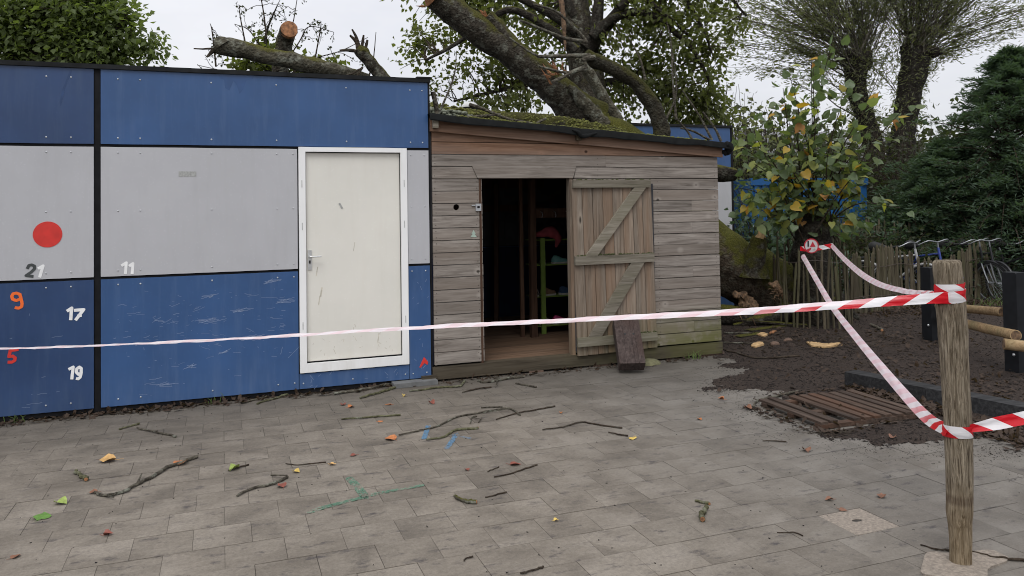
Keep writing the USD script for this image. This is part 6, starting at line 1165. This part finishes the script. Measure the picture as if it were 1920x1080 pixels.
# grass tufts at the wall foot
gt = []
for (x, y), m in (((-3.62, -.03), 10), ((3.02, -.09), 18), ((-2.05, -.03), 8), ((9.8, 1.5), 60), ((10.6, 1.5), 80), ((11.2, 1.4), 80)):
    for k in range(m):
        o = arr(x + rl.normal(0, .05 if m < 40 else .3), y + rl.normal(0, .02), 0); h = rl.uniform(.03, .11) if m < 40 else rl.uniform(.08, .22); d = rl.normal(0, .5, 2) * h
        gt.append([o, o + (d[0] * .4, d[1] * .4, h * .7), o + (d[0], d[1], h)])
solo('grass_tufts', merge_tubes(np.array(gt), .0035, .001, 3), plain('grass_green', (.09, .14, .03), .6, .4), 'small green grass tufts at the foot of walls and fence', kind='stuff')

def twig(label, px, th, mat='twigbark', side=(), dist_=None):
    """A broken twig lying on the paving; thickness in pixels of the photograph at its place."""
    P_ = np.array(px); d = np.linalg.norm(P_[len(P_) // 2] - CAM); r1 = max(.0022, th * .68 / 2 / FPX * d)
    P_[:, 2] = r1 * .9 + .002 + np.maximum(0, soil_z(P_[:, 0], P_[:, 1])) * (P_[:, 0] > 2.25); o = P_.mean(0) * (1, 1, 0); t = thing('twig', label, 'twig', o)
    C_ = catmull(P_, 5) if len(P_) > 2 else P_[0] + (P_[1] - P_[0]) * np.linspace(0, 1, 6)[:, None]
    C_ = C_ + rl.normal(0, r1 * .5, C_.shape) * (1, 1, .25)
    part(t, 'stem', tube(C_, np.linspace(r1 * .75, r1 * 1.1, len(C_)), 8, r1 * .25, 40, 3), M[mat], 60)
    for s in side:
        S = np.array(s); S[:, 2] = r1 * .9 + .003 + np.linspace(0, .012, len(S)); part(t, 'side_twig', tube(S, np.linspace(r1 * .7, r1 * .4, len(S)), 6, r1 * .2, 40, 4), M[mat], 60)
    ed = C_[-1] - C_[-2]; ed /= np.linalg.norm(ed)
    if th > 5: part(t, 'broken_end', tube(np.stack([C_[-1] - ed * .001, C_[-1] + ed * .003]), [r1 * .95, r1 * .8], 8), M['orangewood'])
    return t
twig('long curved grey twig with an orange leaf, at the lower left of the paving', [(-2.747,-2.194,0),(-2.678,-2.292,0),(-2.597,-2.277,0),(-2.512,-2.15,0),(-2.414,-1.985,0),(-2.318,-1.839,0),(-2.161,-1.694,0)], 8, 'twigbark', ([(-2.678,-2.292,0),(-2.645,-2.344,0),(-2.619,-2.393,0)], [(-2.512,-2.15,0),(-2.505,-2.057,0),(-2.499,-1.983,0)]))
twig('short thick twig left of two laid end to end near the classroom', [(-2.782,-0.664,0),(-2.711,-0.594,0),(-2.641,-0.539,0)], 4.5, 'twiggreen')
twig('crooked twig right of its short neighbour, below the seam in the blue wall', [(-2.657,-0.669,0),(-2.525,-0.842,0),(-2.428,-0.948,0),(-2.332,-1.083,0)], 5, 'twigbark', ([(-2.525,-0.842,0),(-2.478,-0.894,-0)],))
twig('stubby round twig offcut left of the long curved twig', [(-2.929,-1.709,0),(-2.88,-1.821,0),(-2.833,-1.929,0)], 9, 'twiggreen')
twig('forked straight twig pointing up right, below the middle of the door', [(-1.914,-2.614,0),(-1.814,-2.517,0),(-1.71,-2.49,0),(-1.597,-2.388,0)], 7, 'twigbark', ([(-1.696,-2.312,0),(-1.652,-2.354,-0),(-1.601,-2.397,0)],))
twig('dark little twig with a green leaf', [(-1.963,-2.085,0),(-1.905,-2.051,0),(-1.828,-2.012,0)], 4, 'twigdark')
twig('thin wavy dark twig right of the green leaf', [(-1.589,-2.09,0),(-1.508,-2.149,0),(-1.434,-2.156,0),(-1.327,-2.165,-0)], 3, 'twigdark')
twig('straight greenish twig at the foot of the blue wall left of the door', [(-1.701,-0.244,0),(-1.559,-0.113,0),(-1.401,0.02,0)], 6, 'twiggreen')
twig('darker twig beside the greenish one at the blue wall', [(-1.836,-0.141,0),(-1.713,-0.066,0),(-1.606,-0.003,0)], 5, 'twigbark')
twig('long pale twig lying along the wall under the white door', [(-0.999,-0.16,0),(-0.772,-0.121,0),(-0.518,-0.014,0),(-0.303,0.042,0)], 8, 'twigbark')
twig('mossy twig crossing in front of the long pale twig under the door', [(-0.802,-0.43,0),(-0.657,-0.314,0),(-0.534,-0.228,0),(-0.406,-0.115,0)], 7, 'twiggreen')
twig('mossy twig in front of the grey slab, upturned at its right end', [(-0.321,-0.348,0),(-0.037,-0.307,0),(0.188,-0.334,0),(0.3,-0.126,0)], 6, 'twiggreen')
twig('thin dark twig right of the mossy twig at the shed corner', [(0.141,-0.58,0),(0.302,-0.509,0),(0.473,-0.488,0)], 4, 'twigdark')
twig('lichen-grey twig lying under the shed doorway sill', [(0.428,-0.185,0),(0.47,-0.283,0),(0.689,-0.223,0),(0.927,-0.195,0)], 7, 'twigbark', ([(0.666,-0.075,0),(0.593,-0.286,0),(0.518,-0.483,0)],))
twig('short grey twig just below the sill twig', [(0.734,-0.429,0),(0.797,-0.559,0),(0.858,-0.687,0)], 5, 'twigbark')
twig('straight green-tipped twig lying along a paving joint below the door', [(-1.061,-1.09,0),(-0.786,-1.121,0),(-0.575,-1.158,0)], 5, 'twiggreen')
twig('longest curved twig, in the middle of the paving below the doorway', [(-0.721,-1.737,0),(-0.561,-1.681,-0),(-0.383,-1.612,0),(-0.16,-1.414,0),(0.084,-1.355,0),(0.338,-1.313,0),(0.35,-1.566,0)], 5, 'twigbark', ([(0.083,-1.374,0),(0.199,-1.387,0),(0.321,-1.384,0)],))
twig('short thin twig just above the longest one', [(0.126,-1.199,0),(0.209,-1.216,0),(0.313,-1.242,0)], 4, 'twigbark')
twig('straight dark twig right of the longest twig', [(0.121,-1.61,0),(0.358,-1.495,0),(0.538,-1.46,0),(0.735,-1.41,0)], 4, 'twigdark')
twig('small forked lichen twig under the bend of the longest twig', [(-0.111,-1.647,0),(-0.041,-1.467,0),(0.002,-1.449,0)], 4, 'twigbark', ([(-0.037,-1.469,0),(-0.02,-1.548,0),(-0.003,-1.608,0)], [(-0.042,-1.643,0),(0.017,-1.546,0),(0.045,-1.505,0)]))
twig('bent mossy green twig below the longest twig', [(-0.543,-1.935,0),(-0.432,-1.939,0),(-0.352,-1.866,0),(-0.266,-1.778,0),(-0.094,-1.804,-0)], 6, 'twiggreen')
twig('wide shallow-bent dark twig in front of the leaning block', [(0.359,-2.034,0),(0.539,-2.032,0),(0.73,-1.964,0),(0.825,-2.091,0),(0.953,-2.245,0)], 4, 'twigdark')
twig('short brown twig beside a yellow leaf', [(0.8,-2.306,0),(0.837,-2.383,0),(0.887,-2.451,0)], 4, 'twigdark')
twig('thin dark twig in the middle foreground, angled up right', [(-0.342,-2.91,0),(-0.241,-2.898,-0),(-0.121,-2.847,0),(0.008,-2.796,0)], 4, 'twigdark')
twig('very short dark twig left of the angled foreground twig', [(-0.351,-2.795,0),(-0.298,-2.76,0),(-0.247,-2.735,0)], 3, 'twigdark')
twig('small thin twig above the green painted mark', [(-0.508,-3.224,0),(-0.434,-3.208,0),(-0.359,-3.191,0)], 4, 'twigdark')
twig('thick dark lichen-covered piece of branch in the foreground', [(-0.681,-3.152,0),(-0.647,-3.24,0),(-0.599,-3.297,0)], 10, 'bark_lichen')
twig('little grey twig offcut above the mossy stub', [(0.615,-3.761,0),(0.638,-3.798,0),(0.664,-3.836,0)], 7, 'twiggreen')
twig('fat lime-green mossy stub in the right foreground', [(0.607,-3.882,0),(0.549,-3.951,0),(0.48,-4.027,-0)], 13, 'twiggreen')
twig('small curved twig between the mossy stub and the beige tile', [(0.764,-4.306,0),(0.844,-4.339,0),(0.857,-4.388,0)], 3, 'twigdark')
twig('thin dark twig left of the wooden grid front', [(1.735,-2.951,0),(1.813,-2.985,0),(1.877,-3.041,0)], 3, 'twigdark')
twig('long bare root-like twig running right from the post foot', [(1.491,-4.863,0),(1.537,-4.952,0),(1.601,-4.997,0),(1.709,-5.078,0)], 6, 'twigdark')
twig('thin twig left of the post foot', [(1.333,-4.705,0),(1.36,-4.776,0),(1.41,-4.81,0)], 4, 'twigdark')
twig('dark twig at the bottom edge of the picture', [(-0.669,-4.232,0),(-0.594,-4.216,0),(-0.537,-4.204,0)], 5, 'twigdark')
twig('tiny hooked twig near the bottom edge', [(-0.878,-3.995,0),(-0.851,-3.968,0),(-0.816,-3.963,0)], 4, 'twigdark')
twig('bent grey root curling round the corner of the wooden grid', [(2.269,-2.15,0),(2.405,-2.01,0),(2.537,-1.943,0),(2.673,-1.919,0),(2.985,-1.859,0)], 6, 'twigbark')
twig('straight twig on the soil right of the shed corner', [(4.292,1.124,-0),(4.448,1,0),(4.589,0.883,0)], 4, 'twigbark'); twig('second straight twig on the soil, nearer than its twin by the shed corner', [(3.872,0.556,0),(4.038,0.392,0),(4.195,0.235,0)], 4, 'twigbark')
twig('long thin twig on the soil running right from the shed foot', [(3.603,0.199,-0),(3.613,-0.177,0),(3.645,-0.47,0),(4.124,-0.558,0)], 5, 'twigdark')
twig('pale stick lying right of the tree guard foot', [(6.509,0.807,0),(6.378,0.554,0),(6.208,0.287,0)], 7, 'twigbark')
HL = [heart(np.random.default_rng(k), .12) for k in range(6)]
def leaf_(label, q, size, mat, k=0):
    o = np.array(q); o[2] = .003 + (max(0, float(soil_z(o[0], o[1]))) if o[0] > 2.25 else 0); v, f = HL[k % 6]; a = 2.3 * k + 1; R_ = np.array([[math.cos(a), -math.sin(a), 0], [math.sin(a), math.cos(a), 0], [0, 0, 1]])
    d = np.linalg.norm(o - CAM); s = size * .9 / FPX * d; v = v - (.45, 0, 0); v[:, 2] = np.abs(v[:, 2]) * 1.6 + .25 * np.abs(v[:, 1]) * (k % 3)
    ms = trimesh.Trimesh(v @ R_.T * s + o, f, process=False); t = thing('fallen_leaf', label, 'leaf', o * (1, 1, 0)); part(t, 'blade', ms, M[mat], True)
    part(t, 'stalk', tube(np.stack([o + R_ @ arr(-.45, 0, .02) * s, o + R_ @ arr(-.75, .1, .05) * s, o + R_ @ arr(-.95, .25, .1) * s]), [.0016, .0014, .001], 4), M[mat])
for k, (lb, q, s, mt) in enumerate((
    ('crumpled orange leaf caught on the long curved twig', (-2.263,-1.777,0), 27, 'leaf_orange'), ('golden yellow leaf lying flat at the left', (-2.764,-1.525,0), 28, 'leaf_gold'), ('curled light green leaf at the far left', (-2.912,-2.317,-0), 22, 'leaf_lime'), ('flat bright green leaf in the left corner', (-2.976,-2.503,0), 30, 'leaf_green'),
    ('small green leaf on the little dark twig', (-1.926,-2.066,0), 20, 'leaf_lime'), ('red-brown sliver of leaf above the bottom left corner', (-2.58,-2.947,0), 15, 'leaf_red'), ('orange leaf left of the longest twig', (-0.799,-1.794,0), 24, 'leaf_orange'), ('red leaf left of a pair below the white door', (-0.98,-0.586,0), 13, 'leaf_red'),
    ('orange leaf right of the red one below the white door', (-0.921,-0.694,0), 13, 'leaf_orange'), ('orange-brown leaf below the right side of the white door', (-0.599,-0.734,0), 12, 'leaf_orange'), ('red leaf in front of the shed corner', (-0.227,-0.858,0), 14, 'leaf_red'), ('small yellow leaf at the wall near the grey slab', (-0.396,-0.477,0), 10, 'leaf_yellow'),
    ('red curled leaf above the green painted mark', (-1.123,-2.087,0), 12, 'leaf_red'), ('yellow and red scrap of leaf left of the green mark', (-1.284,-2.232,0), 12, 'leaf_gold'), ('small red leaf in the middle of the paving', (-0.465,-2.7,0), 11, 'leaf_red'), ('yellow leaf beside the short brown twig', (0.893,-2.513,0), 17, 'leaf_yellow'),
    ('tiny pale yellow leaf in the foreground', (-0.252,-3.706,0), 9, 'leaf_yellow'), ('orange leaf on the paving left of the soil edge', (2.205,-1.774,0), 11, 'leaf_orange'), ('small orange leaf left of the wooden grid', (1.652,-2.265,0), 11, 'leaf_orange'), ('brown curled leaf left of the barrier post', (1.669,-4.122,0), 17, 'leaf_brown'),
    ('reddish leaf above the beige tile', (1.349,-4.043,0), 14, 'leaf_brown'), ('orange-brown leaf at the top corner of the beige tile', (1.313,-4.195,-0), 14, 'leaf_brown'), ('crinkled brown leaf in front of the wooden grid', (1.865,-3.255,0), 18, 'leaf_brown'), ('brown leaf right of the grid front', (2.631,-3.282,0), 14, 'leaf_brown'),
    ('red-brown leaf under the straight foreground twig', (-0.128,-2.726,0), 20, 'leaf_red'), ('dark red leaf beside the forked straight twig', (-1.647,-2.537,0), 19, 'leaf_red'), ('tiny orange leaf right of the longest twig', (0.7,-1.627,0), 8, 'leaf_orange'), ('faint orange leaf between two twigs below the door', (-0.769,-1.272,0), 10, 'leaf_orange'),
    ('orange leaf lying on the wooden grid', (3.385,-2.645,0), 17, 'leaf_brown'), ('brown leaf on the ground at the corner of the grid', (2.21,-2.162,0), 16, 'leaf_brown'), ('brown leaf scrap at the bottom left edge', (-2.989,-3.067,-0), 15, 'leaf_brown'), ('pale brown leaf by the twig tip at the lower left', (-2.76,-2.189,0), 14, 'leaf_brown'), ('thin yellow leaf right of the wavy twig', (-1.531,-2.292,0), 14, 'leaf_yellow'))): leaf_(lb, q, s, mt, k)
def chip(label, poly, h, mat='freshwood', cat='wood chip', name='wood_chip'):
    P_ = np.array(poly)[:, :2]; m = trimesh.creation.extrude_polygon(Polygon(P_).buffer(.004), h, engine='earcut'); m = m.subdivide().subdivide(); c = P_.mean(0); v = np.asarray(m.vertices); zz = max(0, float(soil_z(*c)))
    v[:, 2] = v[:, 2] * (.5 + fbm(np.column_stack([v[:, :2] * 16, v[:, 2] * 0]), 3, 4)) + zz + .002; v[:, :2] += rl.normal(0, .0015, (len(v), 2)) * (v[:, 2:] > zz + h * .4); m.vertices = v; solo(name, m, M[mat], label, cat)
chip('long yellow splinter of fresh wood on the dark soil', [(4.731,0.02,-0),(4.628,-0.171,0),(4.684,-0.313,0),(4.827,-0.304,0),(4.998,-0.268,0),(5.022,-0.2,0),(4.942,-0.162,0),(4.832,-0.149,0),(4.823,-0.024,0)], .02)
chip('short yellow wood chip near the shed corner', [(4.035,0.19,0),(4.03,0.113,0),(4.212,0.186,0),(4.295,0.311,-0),(4.213,0.309,0)], .025); chip('pale wood chip behind the short yellow one', [(4.56,0.756,0),(4.555,0.621,0),(4.682,0.697,0),(4.728,0.863,0)], .018); chip('orange-brown wood chip at the foot of the fallen trunk', [(4.7,0.688,0),(4.797,0.735,0),(4.911,0.823,0),(4.827,0.815,0)], .018, 'orangewood')
for k, (p, lb) in enumerate((((4.38,0.188,0), 'brown clod of earth left of the long splinter'), ((4.675,0.299,0), 'smaller tan clod of earth behind its neighbour on the soil'), ((4.462,-0.013,0), 'dark clod nearest the long yellow splinter'))):
    s = trimesh.creation.icosphere(2, 1); s.vertices *= (.07, .05, .04); s.vertices += (fbm(s.vertices * 22, 3, k)[:, None] - .5) * .03; solo('clod', xform(s, None, np.array(p) + (0, 0, .02)), M['brick' if k < 2 else 'soil'], lb, 'clod', smooth=50)

# repeats share a group
GROUPS = dict(twig='broken twigs scattered on the ground', fallen_leaf='fallen leaves on the paving', shoe='shoes on the green rack', bicycle='bicycles parked behind the paling fence', rail_post='black posts of the log rail fence', log_rail='log rails between the black posts', barrier_tape='red and white barrier tapes', paling_fence='chestnut paling fences', pollard_willow='pollard willows', yew_tree='dark yews at the right', hedge='hedges behind the fences', broken_limb='broken limbs on the classroom roof', fallen_branch='thin branches on the shed roof', brick='bricks under the shed sill', wood_chip='fresh wood chips on the soil', clod='clods of earth on the soil', far_tree_row='distant rows of trees')
for p in stage.GetPrimAtPath('/World').GetChildren():
    b = p.GetName(); b = b[:-4] if b[-3:].isdigit() else b
    if b in GROUPS: p.SetCustomDataByKey('group', GROUPS[b])
